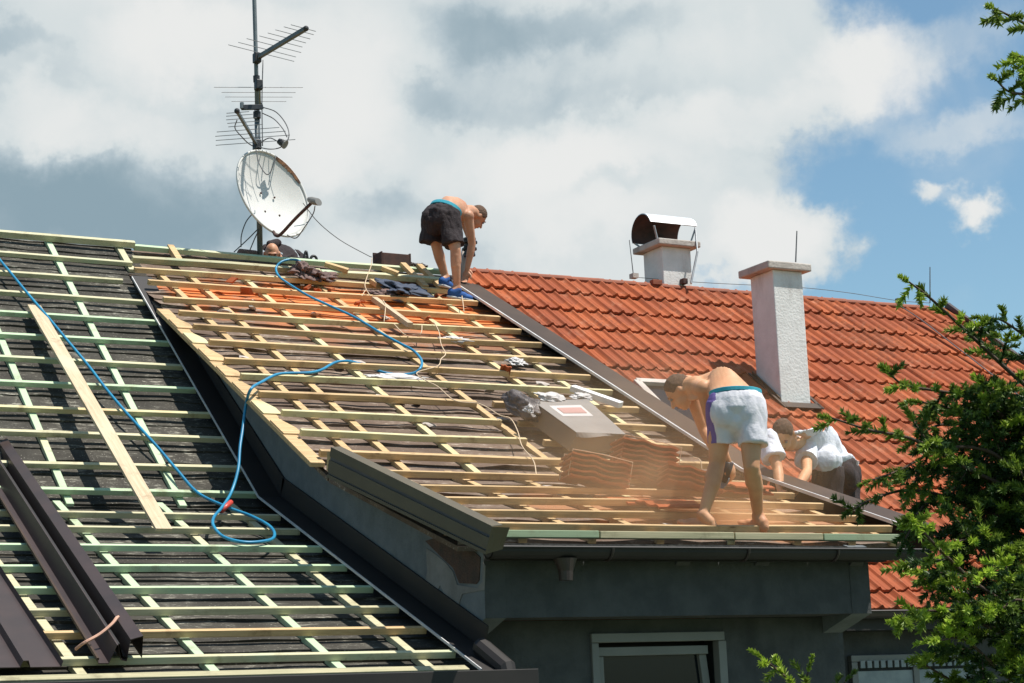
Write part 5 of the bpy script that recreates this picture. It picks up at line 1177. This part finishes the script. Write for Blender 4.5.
# direction -> azimuth / elevation in degrees
sx = nt.nodes.new('ShaderNodeSeparateXYZ'); nt.links.new(nv.outputs[0], sx.inputs[0])
az = mth(nt, 'MULTIPLY', mth(nt, 'ARCTAN2', sx.outputs[0], sx.outputs[1]), 57.2958); el = mth(nt, 'MULTIPLY', mth(nt, 'ARCSINE', sx.outputs[2]), 57.2958)
cv = nt.nodes.new('ShaderNodeCombineXYZ'); nt.links.new(az, cv.inputs[0]); nt.links.new(el, cv.inputs[1])
def warp(scale, amp, seed):
    n = N(nt, 'ShaderNodeTexNoise', Scale=scale, Detail=6, Roughness=.6); mp = nt.nodes.new('ShaderNodeMapping'); mp.inputs['Location'].default_value = (seed, seed*2, 0); nt.links.new(cv.outputs[0], mp.inputs[0]); nt.links.new(mp.outputs[0], n.inputs['Vector'])
    s = nt.nodes.new('ShaderNodeVectorMath'); s.operation = 'SUBTRACT'; nt.links.new(n.outputs['Color'], s.inputs[0]); s.inputs[1].default_value = (.5, .5, .5)
    m_ = nt.nodes.new('ShaderNodeVectorMath'); m_.operation = 'SCALE'; nt.links.new(s.outputs[0], m_.inputs[0]); m_.inputs['Scale'].default_value = amp; return m_.outputs[0]
ad = nt.nodes.new('ShaderNodeVectorMath'); ad.operation = 'ADD'; nt.links.new(cv.outputs[0], ad.inputs[0]); nt.links.new(warp(.18, 5.0, 3.7), ad.inputs[1])
ad2 = nt.nodes.new('ShaderNodeVectorMath'); ad2.operation = 'ADD'; nt.links.new(ad.outputs[0], ad2.inputs[0]); nt.links.new(warp(.9, 1.6, 9.1), ad2.inputs[1])
wv_ = ad2.outputs[0]
def azel(x, y):
    d = ray(x, y).normalized(); return math.degrees(math.atan2(d.x, d.y)), math.degrees(math.asin(d.z))
def cb_(x, y, rx, ry, a, soft=.15, rot=0):
    A_, E_ = azel(x, y); k = math.degrees(1/FPX)
    mp = nt.nodes.new('ShaderNodeMapping'); mp.vector_type = 'TEXTURE'; mp.inputs['Location'].default_value = (A_, E_, 0); mp.inputs['Rotation'].default_value = (0, 0, R(rot)); mp.inputs['Scale'].default_value = (rx*k, ry*k, 1e4)
    nt.links.new(wv_, mp.inputs[0]); l = nt.nodes.new('ShaderNodeVectorMath'); l.operation = 'LENGTH'; nt.links.new(mp.outputs[0], l.inputs[0]); return rng_(nt, l.outputs['Value'], 1.0, soft, 0, a)
def total(L, base=0.0):
    t = None
    for b in L: v = cb_(*b); t = v if t is None else mth(nt, 'ADD', t, v)
    return mth(nt, 'ADD', t, base) if base else t
fb_ = N(nt, 'ShaderNodeTexNoise', Scale=.20, Detail=8, Roughness=.50, Distortion=.3); nt.links.new(cv.outputs[0], fb_.inputs['Vector']); fb = fb_.outputs[0]
fb2_ = N(nt, 'ShaderNodeTexNoise', Scale=.09, Detail=6, Roughness=.55); nt.links.new(cv.outputs[0], fb2_.inputs['Vector']); fb2 = fb2_.outputs[0]
# cloud cover (1 = cloud), lower right stays blue
cover = total([(200, 120, 640, 420, 1.6, .55), (580, 60, 330, 220, 1.3, .45), (500, 215, 280, 130, 1.1, .4), (850, 60, 120, 90, .45, .2), (775, 240, 110, 76, 1.0, .25), (640, 240, 120, 60, .6, .3), (950, 130, 150, 35, .22, .2), (985, 228, 42, 32, .62, .0), (946, 199, 30, 22, .5, .0), (960, 20, 110, 50, .22, .1), (-300, 100, 500, 400, 1, .3), (1500, 0, 300, 200, .6, .2), (300, -700, 1500, 420, .6, .2)])
cover = rng_(nt, mth(nt, 'ADD', cover, mth(nt, 'MULTIPLY', mth(nt, 'SUBTRACT', fb, .5), .8)), .02, .62)
wh = total([(70, 120, 110, 50, .4), (210, 40, 160, 60, .5), (140, 200, 60, 30, .1), (330, 130, 110, 100, .5), (520, 175, 150, 65, .5), (860, 55, 90, 75, .7), (380, 40, 120, 60, .3), (650, 150, 160, 60, .35), (775, 235, 90, 55, .75), (560, 235, 150, 40, .35), (985, 228, 30, 20, .5), (700, 30, 120, 40, .15), (740, 110, 130, 40, .35)])
dk = total([(100, 215, 260, 80, .85), (20, 40, 80, 25, .2), (170, 90, 60, 20, .1), (520, 25, 240, 50, .36), (430, 105, 60, 40, .25), (330, 215, 120, 50, .25), (560, 110, 130, 40, .15), (610, 195, 60, 26, .25)])
tone = mth(nt, 'ADD', mth(nt, 'SUBTRACT', wh, dk), mth(nt, 'MULTIPLY', mth(nt, 'SUBTRACT', fb, .5), 1.3))
tone = rng_(nt, tone, -.85, .65)
def c8(r, g, b, k=1.0): return tuple((((v/255+.055)/1.055)**2.4 if v > 10 else v/255/12.92)*k/STR for v in (r, g, b))
cc = ramp(nt, tone, [(0, (0.27, .375, .44)), (.3, (.46, .55, .60)), (.55, (.66, .72, .735)), (1, (.82, .83, .82))])
k_ = nt.nodes.new('ShaderNodeVectorMath'); k_.operation = 'SCALE'; nt.links.new(cc, k_.inputs[0]); k_.inputs['Scale'].default_value = K_EXP/STR
sk_ = nt.nodes.new('ShaderNodeVectorMath'); sk_.operation = 'MULTIPLY'; nt.links.new(sky.outputs[0], sk_.inputs[0]); sk_.inputs[1].default_value = (.88, 1.03, .97)
out = mix(nt, cover, sk_.outputs[0], k_.outputs[0]); nt.links.new(out, bgn.inputs['Color']); bgn.inputs['Strength'].default_value = STR
sc.cycles.volume_bounces = 4; sc.cycles.volume_step_rate = 1.0; sc.cycles.max_bounces = 8; sc.cycles.transparent_max_bounces = 8
